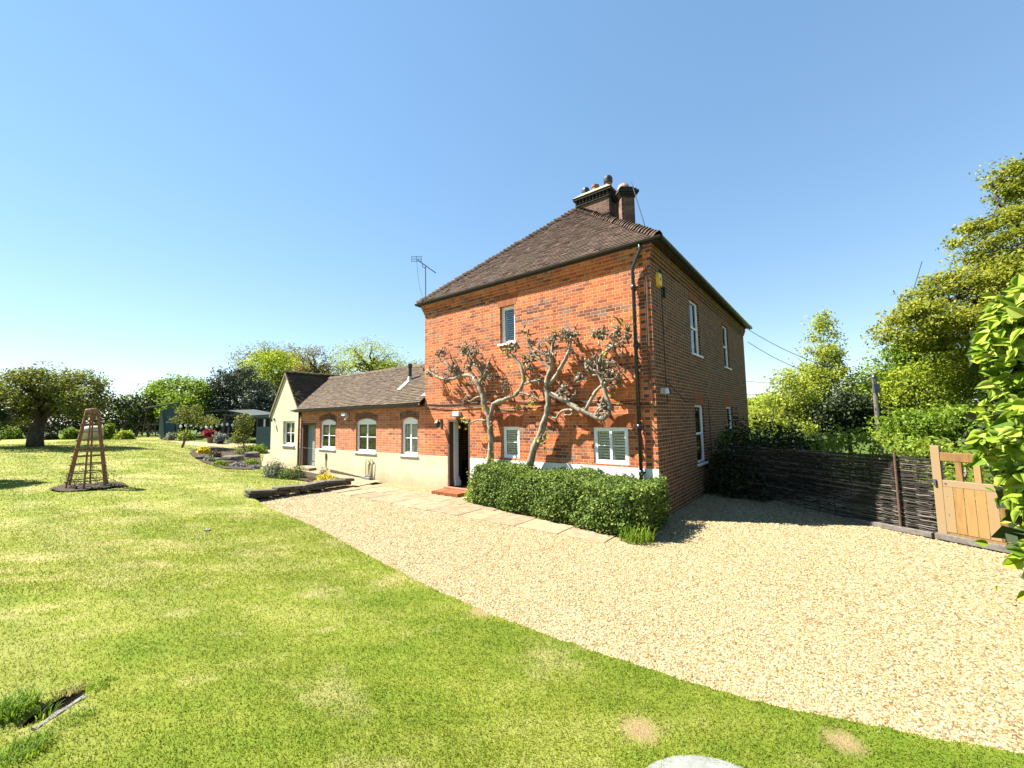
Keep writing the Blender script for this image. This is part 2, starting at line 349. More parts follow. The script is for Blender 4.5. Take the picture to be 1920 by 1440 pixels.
M_['rock_pale'] = stonemat('pale rockery stone', (.12, .115, .10), (.20, .195, .175), (.26, .25, .22), 8.)
M_['soil'] = plain('dark soil', (.045, .032, .022), .95, .1, .5, 25)
M_['meadow'] = plain('meadow', (.05, .075, .012), .95, .1, .4, .3)
def woodmat():
    t = NT('oiled golden timber', .6, .25); r = t.n('ObjectInfo').outputs['Random']; v = t.n('Mapping', {'Vector': t.obj(), 'Scale': (6, 6, .6)}).outputs[0]; n = t.noise(v, 5., 6, .7)
    c = t.ramp(t.math('ADD', t.math('MULTIPLY', r, .5), t.math('MULTIPLY', n, .5)), [(.28, (.10, .056, .022)), (.42, (.175, .095, .03)), (.56, (.235, .14, .048)), (.72, (.20, .145, .08))])
    t.color(c); t.bump(n, .3, .004); return t.m
M_['gate'] = woodmat()
def wattlemat():
    t = NT('woven hazel', .85, .2); t.color(t.ramp(t.island(), [(0, (.012, .0095, .008)), (.45, (.03, .024, .02)), (.8, (.065, .054, .046)), (1, (.15, .13, .11))])); t.bump(t.noise(t.obj(), 40, 4), .5, .006); return t.m
M_['wattle'] = wattlemat()

L = {}
L['apple'] = leafmat('apple leaves', [(.04, .055, .015), (.09, .115, .025), (.165, .19, .038), (.25, .26, .075)], .4)
L['fresh'] = leafmat('fresh green leaves', [(.08, .14, .018), (.14, .22, .026), (.22, .31, .038)], .42)
L['lime'] = leafmat('yellow green leaves', [(.14, .20, .02), (.22, .29, .03), (.32, .37, .045)], .45)
L['holly'] = leafmat('grey green glossy leaves', [(.02, .032, .02), (.04, .055, .035), (.085, .10, .075), (.12, .14, .11)], .1, .35, .5)
L['oak'] = leafmat('young oak leaves', [(.08, .105, .014), (.16, .19, .02), (.24, .26, .028), (.32, .32, .05)], .42)
L['oakbrown'] = leafmat('bronze young leaves', [(.12, .11, .035), (.18, .17, .06), (.22, .18, .08)], .35)
L['birch'] = leafmat('pale spring leaves', [(.17, .23, .035), (.27, .33, .05), (.36, .40, .08)], .45)
L['hedge'] = leafmat('hedge leaves', [(.035, .07, .015), (.075, .125, .025), (.14, .20, .038), (.22, .28, .06)], .28, .35, .5)
L['hedgetop'] = leafmat('bright hedge leaves', [(.11, .17, .018), (.19, .26, .03), (.27, .33, .05)], .4)
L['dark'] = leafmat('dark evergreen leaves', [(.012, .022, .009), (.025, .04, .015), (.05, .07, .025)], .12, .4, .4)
L['beech'] = leafmat('broad yellow green leaves', [(.06, .12, .012), (.15, .24, .02), (.25, .34, .035), (.36, .43, .09)], .35, .4, .4)
L['red'] = leafmat('crimson leaves', [(.16, .012, .03), (.28, .02, .05)], .3)
L['yellow'] = leafmat('yellow flowers', [(.55, .40, .01), (.70, .55, .02), (.35, .38, .03)], .25)
L['silver'] = leafmat('silver green leaves', [(.10, .13, .09), (.19, .22, .16), (.27, .30, .23)], .2)
L['mauve'] = leafmat('mauve flowers', [(.16, .15, .22), (.26, .24, .36), (.10, .14, .07)], .2)
L['russet'] = leafmat('russet stems', [(.09, .055, .035), (.14, .09, .055), (.10, .11, .04)], .2)
L['fig'] = leafmat('yellow new leaves', [(.22, .24, .03), (.34, .31, .03), (.14, .19, .025)], .4)
L['straw'] = leafmat('dry grass', [(.30, .26, .14), (.42, .37, .22)], .3)
L['longgrass'] = leafmat('long grass blades', [(.07, .14, .012), (.12, .21, .02), (.20, .28, .04)], .4)

# ------------------------------------------------------------------ foliage helpers
def unit(v): return v/(np.linalg.norm(v, axis=-1, keepdims=True)+1e-9)
def leaves(name, P, size, mat, parent=None, up=.5, ratio=.5, out=None):
    P = np.asarray(P, float); n = len(P); s = size*rng.uniform(.6, 1.35, (n, 1))
    nrm = rng.normal(size=(n, 3)); nrm[:, 2] += up
    if out is not None: nrm += out
    nrm = unit(nrm); a = unit(np.cross(nrm, rng.normal(size=(n, 3)))); b = np.cross(nrm, a)
    fold = nrm*s*.12
    V = np.stack([P-a*s*.5, P+b*s*ratio*.5+fold, P+a*s*.5, P-b*s*ratio*.5+fold], 1).reshape(-1, 3)
    return link(name, npmesh(name, V, np.arange(4*n).reshape(n, 4)), mat, parent)
def spread(blobs, n, shell=.55):                        # clump centres through the volume of several ellipsoids, denser near the skin
    vol = np.array([b[1][0]*b[1][1]*b[1][2] for b in blobs])**.67; k = rng.choice(len(blobs), n, p=vol/vol.sum())
    d = unit(rng.normal(size=(n, 3))); r = rng.uniform(0, 1, (n, 1))**(1/3)*(1-shell)+shell*rng.uniform(.75, 1.05, (n, 1))
    C = np.array([b[0] for b in blobs], float)[k]; R = np.array([b[1] for b in blobs], float)[k]
    return C+d*R*r
def bent(a, b, n=5, wob=.08):
    a, b = np.array(a, float), np.array(b, float); Ld = np.linalg.norm(b-a); pts = []
    for i in range(n):
        t = i/(n-1); p = a+(b-a)*t
        p = p+np.array([0, 0, 1])*math.sin(math.pi*t)*Ld*.05
        if 0 < i < n-1: p = p+rng.normal(size=3)*Ld*wob
        pts.append(p)
    return pts
def tree(name, label, cat, base, blobs, mat, bark, nclump=120, per=70, lsize=.12, cr_=.45, trunk_r=.25, fork=.3, limbs=9, group=None, shell=.55, up=.5, flat=1., twigs=True, lean=(0, 0)):
    base = np.array(base, float); root = thing(name, label, cat, base, 0, group)
    bl = [(np.array(c)-base, np.array(r)) for c, r in blobs]
    cen = spread(bl, nclump, shell)
    zmin = min(c[2]-r[2] for c, r in bl); ctr = np.mean([c for c, r in bl], 0); ztop = max(c[2]+r[2] for c, r in bl)
    fz = max(.3, zmin+(ztop-zmin)*fork); fk = np.array([ctr[0]*.6+lean[0], ctr[1]*.6+lean[1], fz])
    t = MB(); tp = bent((0, 0, -.1), fk, 6, .025); t.tube(tp, np.array([1.25, 1.1, 1.0, .9, .75, .3])*trunk_r, 9)
    nodes = [fk]; rad = [trunk_r*.6]
    order = rng.permutation(nclump)[:limbs]
    for i in order:
        e = cen[i]; st = tp[-1] if rng.random() < .7 else tp[-2]
        pts = bent(st, e, 6, .06); r0 = trunk_r*rng.uniform(.35, .6); rr = np.linspace(r0, max(.012, r0*.12), 6); t.tube(pts, rr, 6)
        for p, q in zip(pts[2:], rr[2:]): nodes.append(p); rad.append(q)
    if twigs:
        nd = np.array(nodes)
        for c in cen:
            j = int(np.argmin(((nd-c)**2).sum(1))); L_ = np.linalg.norm(nd[j]-c)
            if L_ > .15: t.tube(bent(nd[j], c, 4, .09), np.linspace(max(.012, min(rad[j]*.6, .05)), .008, 4), 4, False)
    t.build('trunk', bark, root, smooth=True, uv=False)
    k = np.repeat(np.arange(nclump), per); off = np.clip(rng.normal(size=(len(k), 3)), -1.45, 1.45)*cr_*np.array([1, 1, .7*flat])*rng.uniform(.5, 1.2, nclump)[k][:, None]
    P = cen[k]+off
    leaves('crown', P, lsize, mat, root, up, out=unit(off)*.6)
    return root
def plant(name, label, cat, base, rad, mat, n=500, lsize=.05, group=None, up=.5, rise=.9, core=True, kind=None, part='foliage', up2=None, stems=None):
    base = np.array(base, float); root = thing(name, label, cat, base, 0, group)
    d = unit(rng.normal(size=(n, 3))); d[:, 2] = np.abs(d[:, 2])*1.0-.15; r = rng.uniform(.55, 1.05, (n, 1))
    lump = 1+.18*np.sin(d[:, :1]*7+base[0])*np.cos(d[:, 1:2]*6+base[1]*2)
    P = d*r*lump*np.array(rad)*np.array([1, 1, rise*1.1]); P[:, 2] = np.maximum(P[:, 2], .02)
    leaves(part, P, lsize, mat, root, up, out=unit(d)*.8)
    m = MB()
    for i in range(stems or 7):
        a = rng.uniform(0, 6.28); e = np.array([math.cos(a)*rad[0]*.55, math.sin(a)*rad[1]*.55, rad[2]*rng.uniform(.4, .8)])
        m.tube(bent((e[0]*.15, e[1]*.15, -.03), e, 4, .05), [.012, .01, .008, .005], 5, False)
    m.build('stem', M_['twig'], root, uv=False)
    return root
def strap(name, label, cat, base, rad, h, mat, n=120, wd=.012, group=None, droop=.5):      # clump of strap-like blades
    base = np.array(base, float); V = []; F = []
    for i in range(n):
        a = rng.uniform(0, 6.28); r = rad*math.sqrt(rng.random()); o = np.array([math.cos(a)*r, math.sin(a)*r, -.01])
        dr = rng.uniform(0, 6.28); d = np.array([math.cos(dr), math.sin(dr), 0]); hh = h*rng.uniform(.5, 1.1); sd = np.array([-d[1], d[0], 0])*wd/2*rng.uniform(.6, 1.3); dd = droop*hh*rng.uniform(.3, 1.2)
        p = [o, o+d*dd*.25+np.array([0, 0, hh*.55]), o+d*dd*.65+np.array([0, 0, hh*.92]), o+d*dd+np.array([0, 0, hh*.98])]
        b = len(V)
        for j, q in enumerate(p):
            k = (1, .9, .6, .1)[j]; V += [q-sd*k, q+sd*k]
        for j in range(3): F.append((b+2*j, b+2*j+1, b+2*j+3, b+2*j+2))
    o = link(name, npmesh(name, np.array(V), np.array(F)), mat); o.location = tuple(base); return tag(o, label, cat, group)

# ------------------------------------------------------------------ land, lawn, drive, paths
def inpoly(P, poly):
    x, y = P[:, 0], P[:, 1]; r = np.zeros(len(P), bool); n = len(poly)
    for i in range(n):
        (x1, y1), (x2, y2) = poly[i][:2], poly[i-1][:2]
        c = ((y1 > y) != (y2 > y)) & (x < (x2-x1)*(y-y1)/(y2-y1+1e-12)+x1); r ^= c
    return r
def smoothline(pts, step=.12):
    pts = [np.array(p[:2], float) for p in pts]; out = []
    for i in range(len(pts)-1):
        p0, p1, p2, p3 = pts[max(i-1, 0)], pts[i], pts[i+1], pts[min(i+2, len(pts)-1)]; n = max(2, int(np.linalg.norm(p2-p1)/step))
        n = min(n, 60)
        for k in range(n):
            t = k/n; out.append(.5*((2*p1)+(-p0+p2)*t+(2*p0-5*p1+4*p2-p3)*t*t+(-p0+3*p1-3*p2+p3)*t**3))
    out.append(pts[-1]); return out
def sheet(name, poly, zfun, spacing, mat, kind='structure', skirt=0., bumpy=0., extra=None):
    poly = [tuple(map(float, p[:2])) for p in poly]; A = np.array(poly); lo, hi = A.min(0), A.max(0)
    gx, gy = np.meshgrid(np.arange(lo[0], hi[0], spacing), np.arange(lo[1], hi[1], spacing)); G = np.stack([gx.ravel(), gy.ravel()], 1)
    G = G+rng.uniform(-.2, .2, G.shape)*spacing; G = G[inpoly(G, poly)]
    if extra is not None: G = np.concatenate([G, extra+rng.uniform(-.004, .004, extra.shape)])
    vs = [Vector(p) for p in poly]+[Vector(p) for p in G]; n = len(poly)
    r = delaunay_2d_cdt(vs, [(i, (i+1) % n) for i in range(n)], [], 1, 1e-5)
    V = np.array([tuple(v) for v in r[0]]); z = zfun(V[:, 0], V[:, 1])+rng.normal(size=len(V))*bumpy
    V3 = [(*p, q) for p, q in zip(V, z)]; F = [tuple(f) for f in r[2]]
    if skirt:
        o = len(V3); V3 += [(p[0], p[1], float(zfun(p[0], p[1]))) for p in poly]; V3 += [(p[0], p[1], float(zfun(p[0], p[1]))-skirt) for p in poly]
        F += [(o+i, o+(i+1) % n, o+n+(i+1) % n, o+n+i) for i in range(n)]
    me = bpy.data.meshes.new(name); me.from_pydata(V3, [], F); me.update()
    o = link(name, me, mat); tag(o, kind=kind); return o
# the wide land
Vg = [(0, 0, float(zf(0, 0))-.09)]; Fg = []; RR = [1, 2, 3, 4.5, 6, 8, 10, 12, 14, 17, 20, 24, 28, 33, 40, 50, 65, 90, 130, 200, 350, 700, 1500]; NA = 96
for i, r in enumerate(RR):
    for k in range(NA):
        a = 2*math.pi*k/NA; x, y = r*math.cos(a), r*math.sin(a); Vg.append((x, y, float(zf(x, y))-.09))
Fg = [(0, 1+k, 1+(k+1) % NA) for k in range(NA)]
for i in range(len(RR)-1):
    for k in range(NA): Fg.append((1+i*NA+k, 1+(i+1)*NA+k, 1+(i+1)*NA+(k+1) % NA, 1+i*NA+(k+1) % NA))
me = bpy.data.meshes.new('ground'); me.from_pydata(Vg, [], Fg); me.update(); tag(link('ground', me, M_['meadow']), kind='structure')
# lawn
edge_px = [(296, 825), (375, 838), (440, 837), (494, 852), (489, 872), (528, 893), (600, 905), (655, 909), (560, 917), (470, 929)]
edge2_px = [(470, 929), (503, 952), (555, 974), (612, 1001), (690, 1043), (760, 1080), (830, 1114), (900, 1145), (1000, 1184), (1100, 1220), (1200, 1253), (1300, 1286), (1450, 1327), (1600, 1361), (1750, 1389), (1905, 1416)]
e1 = [hit(*p)[:2] for p in edge_px]; e2 = smoothline([hit(*p) for p in edge2_px], .07); e2 = [p+rng.normal(size=2)*.010*(0 < i < len(e2)-1) for i, p in enumerate(e2)]
drive_edge = e2+[np.array([4.5, 2.0]), np.array([9, .8])]
lawn_poly = e1[:-1]+drive_edge+[np.array([9, -8]), np.array([-60, -8]), np.array([-60, 42]), np.array([-30, 36])]
HOLE = hit(106, 1322); _k0, _k1 = hit(62, 1376), hit(158, 1312); TH = math.atan2(_k1[1]-_k0[1], _k1[0]-_k0[0]); KL = float(np.hypot(*(_k1-_k0)[:2]))
def hole_r(x, y):
    dx, dy = np.asarray(x, float)-HOLE[0], np.asarray(y, float)-HOLE[1]; return np.hypot((dx*math.cos(TH)+dy*math.sin(TH))/.20, (-dx*math.sin(TH)+dy*math.cos(TH))/.085)
lawn_z = lambda x, y: zf(x, y)+.012-.075*np.exp(-np.clip(hole_r(x, y), 0, 6)**4)
gx, gy = np.meshgrid(np.arange(-.32, .32, .02), np.arange(-.32, .32, .02)); sheet('lawn', lawn_poly, lawn_z, .45, M_['lawn'], skirt=.09, extra=np.stack([gx.ravel()+HOLE[0], gy.ravel()+HOLE[1]], 1))
# gravel drive
dp = [np.array([-9.5, 9.0]), np.array([-3.5, 16.])]
gravel_poly = [W(8.7, 1.2)[:2], W(8.7, .02)[:2], W(0, .02)[:2], W(-.02, 0)[:2], W(-.02, -11)[:2], (15, 16), (7.4, 9.5), (6.35, 7.9), (6.62, 7.0), (7.05, 5.9), (8, 4), (10, 0), (4.4, 1.7)]+[p-np.array([.08, .05]) for p in e2[::-1]]+[W(9.3, 3.6)[:2]]
gravel_z = lambda x, y: zf(x, y)*.55-.03
gr = sheet('gravel_drive', gravel_poly, gravel_z, .35, M_['gravel'], skirt=.05)
# patio at the far left and the path round the wing
patio = [hit(290, 823)[:2], hit(330, 826)[:2], hit(440, 831)[:2], hit(505, 833)[:2], W(17.9, -.4)[:2], W(17.9, .05)[:2], W(9, .05)[:2], W(8.6, 1.35)[:2], W(10.5, 2.0)[:2], W(13.6, 1.6)[:2], W(15.6, 1.9)[:2], W(17.0, 2.3)[:2]]+[hit(494, 853)[:2]]+[hit(440, 839)[:2], hit(375, 839)[:2], hit(300, 827)[:2]]
sheet('patio', patio, lambda x, y: zf(x, y)+.002, .5, M_['slab'])
# sandstone slabs along the front
m = MB(); s = .02
for q0, q1 in ((.62, 1.22), (1.235, 1.98)):
    s = .02+rng.uniform(0, .3)*(q0 > 1)
    if q0 < 1: s = 3.2
    while s < 9.4:
        L_ = rng.uniform(.6, 1.05); s1 = min(s+L_, 9.5); z = float(zf(*W((s+s1)/2, q1)[:2]))*.7; top = -.014+rng.uniform(0, .006)+z
        a, b, c, d = W(s+.008, q0), W(s1-.008, q0), W(s1-.008, q1+rng.uniform(-.02, .03)), W(s+.008, q1+rng.uniform(-.02, .03))
        vs = [(*p[:2], top) for p in (a, b, c, d)]+[(*p[:2], top-.08) for p in (a, b, c, d)]
        m.add(vs, [(0, 1, 2, 3), (0, 4, 5, 1), (1, 5, 6, 2), (2, 6, 7, 3), (3, 7, 4, 0)]); s = s1
tag(m.build('path', M_['slab'], bevel=.006, uv=False), kind='structure')

# gravel stones, bigger and denser where the drive is near
def scatter(poly, n, dens, lo, hi):
    out = []
    while sum(map(len, out)) < n:
        P = np.stack([rng.uniform(lo[0], hi[0], 200000), rng.uniform(lo[1], hi[1], 200000)], 1)
        P = P[rng.random(len(P)) < dens(P)]; P = P[inpoly(P, poly)]; out.append(P)
    return np.concatenate(out)[:n]
dist = lambda P: np.hypot(P[:, 0], P[:, 1])
hull = lambda P: (P[:, 1] > .25*np.abs(P[:, 0])+.1)
NP_ = 185000
P = scatter(gravel_poly, NP_, lambda P: hull(P)*np.clip((3.0/np.maximum(dist(P), 2.2))**1.6, .03, 1), (-8, .5), (12, 12))
sz = (.0058+.0009*dist(P))*rng.uniform(.6, 1.3, len(P)); z = gravel_z(P[:, 0], P[:, 1])
octa = np.array([(1, 0, 0), (0, 1, 0), (-1, 0, 0), (0, -1, 0), (0, 0, 1), (0, 0, -.5)], float)
V = octa[None]*rng.uniform(.65, 1.3, (len(P), 6, 1)); V[:, :, 2] *= .75
ang = rng.uniform(0, 6.28, len(P)); ca, sa = np.cos(ang)[:, None], np.sin(ang)[:, None]
X = V[:, :, 0]*ca*1.25-V[:, :, 1]*sa; Y = V[:, :, 0]*sa*1.25+V[:, :, 1]*ca
V = np.stack([X*sz[:, None]+P[:, :1], Y*sz[:, None]+P[:, 1:2], V[:, :, 2]*sz[:, None]+(z+.002)[:, None]], 2).reshape(-1, 3)
tri = np.array([(0, 1, 4), (1, 2, 4), (2, 3, 4), (3, 0, 4)]); F = (tri[None]+6*np.arange(len(P))[:, None, None]).reshape(-1, 3)
o = link('gravel', npmesh('gravel', V, F), M_['pebble']); tag(o, 'loose pale golden gravel stones on the drive', 'gravel', kind='stuff')

# grass blades
def blades(n, dens, lo, hi, h0, hk, wk):
    P = scatter(lawn_poly, n, dens, lo, hi); d = dist(P)
    bare = np.ones(n)
    for x, y, r in BARE: bare[np.hypot(P[:, 0]-x, P[:, 1]-y) < r*.9] = .35
    bare[hole_r(P[:, 0], P[:, 1]) < .95] = 0.02
    h = (h0+hk*d)*rng.uniform(.5, 1.3, n)*bare; wd = (.0022+wk*d)*rng.uniform(.7, 1.3, n)
    a = rng.uniform(0, 6.28, n); t = np.stack([np.cos(a), np.sin(a)], 1); lean_ = np.stack([rng.normal(size=n), rng.normal(size=n)], 1)*h[:, None]*.55
    z = lawn_z(P[:, 0], P[:, 1])
    b1 = np.column_stack([P-t*wd[:, None], z-.004]); b2 = np.column_stack([P+t*wd[:, None], z-.004]); tp = np.column_stack([P+lean_, z+h])
    return np.stack([b1, b2, tp], 1).reshape(-1, 3)
V = np.concatenate([blades(290000, lambda P: hull(P)*np.clip((2.6/np.maximum(dist(P), 2))**2, .02, 1), (-9, .0), (5.5, 9), .013, .0016, .0004),
                    blades(90000, lambda P: (P[:, 1] > .6*np.abs(P[:, 0])-1)*np.clip((8/np.maximum(dist(P), 6))**1.5, .05, 1), (-26, 5), (0, 26), .018, .0006, .0006)])
o = link('grass', npmesh('grass', V, np.arange(len(V)).reshape(-1, 3)), M_['blades']); tag(o, 'short mown grass blades across the lawn', 'grass', kind='stuff')

# ------------------------------------------------------------------ building helpers (all in the farmhouse's own axes: x right along the front, y back, z up)
def panel(mb, amap, a0, a1, z0, z1, holes, reveal):
    """flat wall with rectangular openings; amap(a, z, d) gives a point d inside the wall face"""
    holes0 = [h for h in holes if h[2] < z1 and h[3] > z0]; holes = [(max(h[0], a0), min(h[1], a1), max(h[2], z0), min(h[3], z1), *h[4:]) for h in holes0]
    A = sorted({a0, a1, *[h[0] for h in holes], *[h[1] for h in holes]}); Z = sorted({z0, z1, *[h[2] for h in holes], *[h[3] for h in holes]})
    for i in range(len(A)-1):
        for j in range(len(Z)-1):
            ac, zc = (A[i]+A[i+1])/2, (Z[j]+Z[j+1])/2
            if any(h[0] < ac < h[1] and h[2] < zc < h[3] for h in holes): continue
            mb.quad(amap(A[i], Z[j], 0), amap(A[i+1], Z[j], 0), amap(A[i+1], Z[j+1], 0), amap(A[i], Z[j+1], 0))
    for h, h0 in zip(holes, holes0):
        r = h[4] if len(h) > 4 else reveal
        c = [(h[0], h[2]), (h[1], h[2]), (h[1], h[3]), (h[0], h[3])]
        for k in range(4):
            if (k == 0 and h0[2] <= z0) or (k == 2 and h0[3] >= z1): continue
            p, q = c[k], c[(k+1) % 4]; mb.quad(amap(*p, 0), amap(*q, 0), amap(*q, r), amap(*p, r))
FR = lambda a, z, d: (a, d, z)              # front wall: a is local x
SI = lambda a, z, d: (-d, a, z)             # right wall: a is local y
def mbox(mb, amap, a0, a1, z0, z1, d0, d1):
    p, q = amap(a0, z0, d0), amap(a1, z1, d1)
    mb.box(min(p[0], q[0]), max(p[0], q[0]), min(p[1], q[1]), max(p[1], q[1]), min(p[2], q[2]), max(p[2], q[2]))
def window(parent, amap, a0, a1, z0, z1, lights=2, bars=1, depth=.09, arch=0., shutter=True, sill=True, sash=False, blind_from=0., fw=.055):
    f = MB(); w_ = fw; d0, d1 = depth, depth+.05
    mbox(f, amap, a0, a0+w_, z0, z1, d0, d1); mbox(f, amap, a1-w_, a1, z0, z1, d0, d1)
    mbox(f, amap, a0+w_, a1-w_, z0, z0+w_, d0, d1); mbox(f, amap, a0+w_, a1-w_, z1-w_-arch, z1, d0, d1)
    ins = (a0+w_, a1-w_, z0+w_, z1-w_-arch); dx = (ins[1]-ins[0])/lights
    if sash:
        zm = (ins[2]+ins[3])/2; mbox(f, amap, ins[0], ins[1], zm-.028, zm+.028, d0+.004, d1+.01)
        for k in (0, 1): mbox(f, amap, ins[k]-(k*.035), ins[k]+.035*(1-k), ins[2], ins[3], d0+.012, d1-.003)
    else:
        for i in range(lights):
            b0, b1 = ins[0]+i*dx, ins[0]+(i+1)*dx; c = .03
            mbox(f, amap, b0, b0+c, ins[2], ins[3], d0+.006, d1-.006); mbox(f, amap, b1-c, b1, ins[2], ins[3], d0+.007, d1-.006)
            mbox(f, amap, b0+c, b1-c, ins[2], ins[2]+c, d0+.008, d1-.006); mbox(f, amap, b0+c, b1-c, ins[3]-c, ins[3], d0+.008, d1-.006)
            for k in range(bars):
                zz = ins[2]+(ins[3]-ins[2])*(k+1)/(bars+1); mbox(f, amap, b0+c, b1-c, zz-.011, zz+.011, d0+.012, d1-.01)
    fo = f.build('window', M_['white_paint'], parent, bevel=.004)
    g = MB(); e = [amap(ins[0], ins[2], d0+.03), amap(ins[1], ins[2], d0+.03), amap(ins[1], ins[3], d0+.03), amap(ins[0], ins[3], d0+.03)]; g.quad(*e); g.build('pane', M_['glass'], fo)
    bk = MB(); mbox(bk, amap, ins[0]-.02, ins[1]+.02, ins[2]-.02, ins[3]+.02, d0+.35, d0+.36)
    for k in (0, 1): mbox(bk, amap, ins[k]+(-.03 if k == 0 else .02), ins[k]+(-.02 if k == 0 else .03), ins[2]-.02, ins[3]+.02, d0+.06, d0+.35)
    for zz in (ins[2]-.03, ins[3]+.02): mbox(bk, amap, ins[0]-.02, ins[1]+.02, zz, zz+.01, d0+.06, d0+.35)
    bk.build('dark_room_box', M_['blackroom'], fo)  # black box stands for the unlit room behind the pane
    if shutter:
        s_ = MB(); z = ins[2]+blind_from*(ins[3]-ins[2])+.03
        for i in range(lights):
            b0, b1 = ins[0]+i*dx+.012, ins[0]+(i+1)*dx-.012
            mbox(s_, amap, b0, b0+.03, ins[2], ins[3], d0+.085, d0+.11); mbox(s_, amap, b1-.03, b1, ins[2], ins[3], d0+.085, d0+.11)
            zz = z
            while zz < ins[3]-.02:
                p = [amap(b0+.03, zz-.013, d0+.075), amap(b1-.03, zz-.013, d0+.075), amap(b1-.03, zz+.013, d0+.115), amap(b0+.03, zz+.013, d0+.115)]
                q = [(x, y, k+.006) for x, y, k in p]; s_.add(p+q, [(0, 1, 2, 3), (4, 5, 6, 7), (0, 1, 5, 4), (2, 3, 7, 6)]); zz += .058
        s_.build('shutter', M_['white_paint'], fo)
    if sill:
        k = MB(); mbox(k, amap, a0-.05, a1+.05, z0-.05, z0-.002, -.055, depth+.03); k.build('sill', M_['white_paint'], fo, bevel=.005)
    return fo
def tiles(mb, e0, e1, t0, t1, gauge=.1, tw=.168, jit=.003, wav=.0):
    """rows of plain tiles on the slope between an eaves line e0-e1 and a top line t0-t1"""
    e0, e1, t0, t1 = (np.array(p, float) for p in (e0, e1, t0, t1)); ux = unit(e1-e0)
    up = t0-e0; up = unit(up-(up @ ux)*ux); n = unit(np.cross(ux, up)); n = n if n[2] > 0 else -n
    H = (t0-e0) @ up; rows = int(H/gauge)+1
    for r in range(rows):
        h = r*gauge; k = h/H
        if k > 1: break
        xa = ((e0+(t0-e0)*k)-e0) @ ux; xb = ((e1+(t1-e1)*k)-e0) @ ux; x = xa-(tw/2 if r % 2 else 0)
        while x < xb:
            a, b = max(x+.002, xa), min(x+tw-.002, xb); x += tw
            if b-a < .02: continue
            ln = gauge*1.45; ln = min(ln, H-h+.03); j = rng.normal(size=4)*jit; sag = wav*math.sin(a*1.7+r*.3)
            f = lambda xx, hh, nn: e0+ux*xx+up*hh+n*nn
            lo = .030+j[0]+sag; hi = .008+sag
            p = [f(a, h+j[1]*.8, lo), f(b, h+j[1]*.8+j[2]*.5, lo+j[3]*.6), f(b, h+ln, hi), f(a, h+ln, hi), f(a, h+j[1]*.8, lo-.014), f(b, h+j[1]*.8, lo-.014+j[3]*.6)]
            mb.add(p, [(0, 1, 2, 3), (4, 5, 1, 0), (4, 0, 3), (5, 2, 1)])
def ridge(mb, a, b, half=.11, rise=.07, step=.14, drop=.05, sd=None, lift=.03):
    """bonnet or ridge tiles stepping along a line"""
    a, b = np.array(a, float), np.array(b, float); d = unit(b-a); Ld = np.linalg.norm(b-a); s_ = unit(np.cross(d, [0, 0, 1])); n = np.cross(s_, d)
    k = 0.
    while k < Ld-.05:
        w_ = half*rng.uniform(.9, 1.1); h0 = lift+rng.normal()*.006; p = a+d*k; q = a+d*min(k+step*1.35, Ld)
        V0 = []
        for o, hh, ww in ((p, rise+h0+.025, w_), (q, rise*.6+h0, w_*.8)):
            for t in (-1, -.6, 0, .6, 1): V0.append(o+s_*ww*t+n*(hh-(drop+rise)*abs(t)**1.8))
        lowf = [v-n*.02 for v in V0[:5]]
        mb.add(V0+lowf, [(i, i+1, i+6, i+5) for i in range(4)]+[(10+i, 11+i, i+1, i) for i in range(4)]); k += step

# ------------------------------------------------------------------ the farmhouse
WD, DP, EZ, OV, OF = 6.9, 10.8, 5.46, .22, .09                  # width, depth, eaves height, overhang
AP = 8.72                                              # ridge height
house = thing('farmhouse', 'two storey red brick farmhouse with hipped brown tile roof and tall chimney stacks', 'house', CORNER, ROTZ)
fh = [(-5.9, -5.04, .10, 1.97, .16), (-3.94, -3.46, 3.87, 4.85), (-3.9, -3.38, .98, 1.76), (-1.38, -.6, .97, 1.74)]
fb = MB(); panel(fb, FR, -WD, 0, .93, EZ, fh, .10); fb.build('wall', M_['brick'], house)
fp = MB(); panel(fp, lambda a, z, d: (a, d-.012, z), -5.04, 0, -.15, .93, [(-3.9, -3.38, .98, 1.76)], .1); panel(fp, lambda a, z, d: (a, d-.012, z), -WD, -5.9, -.15, .93, [], .1)
fp.quad((-5.04, -.012, .93), (0, -.012, .93), (0, .02, .93), (-5.04, .02, .93)); o = fp.build('plinth', M_['white_plaster'], house)
sb = MB(); sh = [(2.85, 3.74, 3.54, 4.97), (6.78, 7.62, 3.54, 4.97), (2.83, 3.72, .76, 2.23), (6.62, 7.6, .8, 2.23)]
panel(sb, SI, 0, DP, -.15, EZ, sh, .12); sb.build('wall', M_['brick_side_shaded'], house)
bb = MB(); bb.quad((-WD, 0, -.1), (-WD, DP, -.1), (-WD, DP, EZ), (-WD, 0, EZ)); bb.quad((-WD, DP, -.1), (0, DP, -.1), (0, DP, EZ), (-WD, DP, EZ)); bb.build('wall', M_['brick_side_shaded'], house)
# corbelled brick courses under the eaves
cb = MB(); cb2 = MB()
for k, (pr, z0, z1) in enumerate(((.025, EZ-.30, EZ-.225), (.05, EZ-.225, EZ-.15), (.075, EZ-.15, EZ))):
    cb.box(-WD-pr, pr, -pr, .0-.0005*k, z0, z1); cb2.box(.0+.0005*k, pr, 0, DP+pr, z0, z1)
    cb.box(-WD-pr, -WD, 0, DP, z0, z1)
cb.build('cornice', M_['brick'], house); cb2.build('cornice', M_['brick_side_shaded'], house)
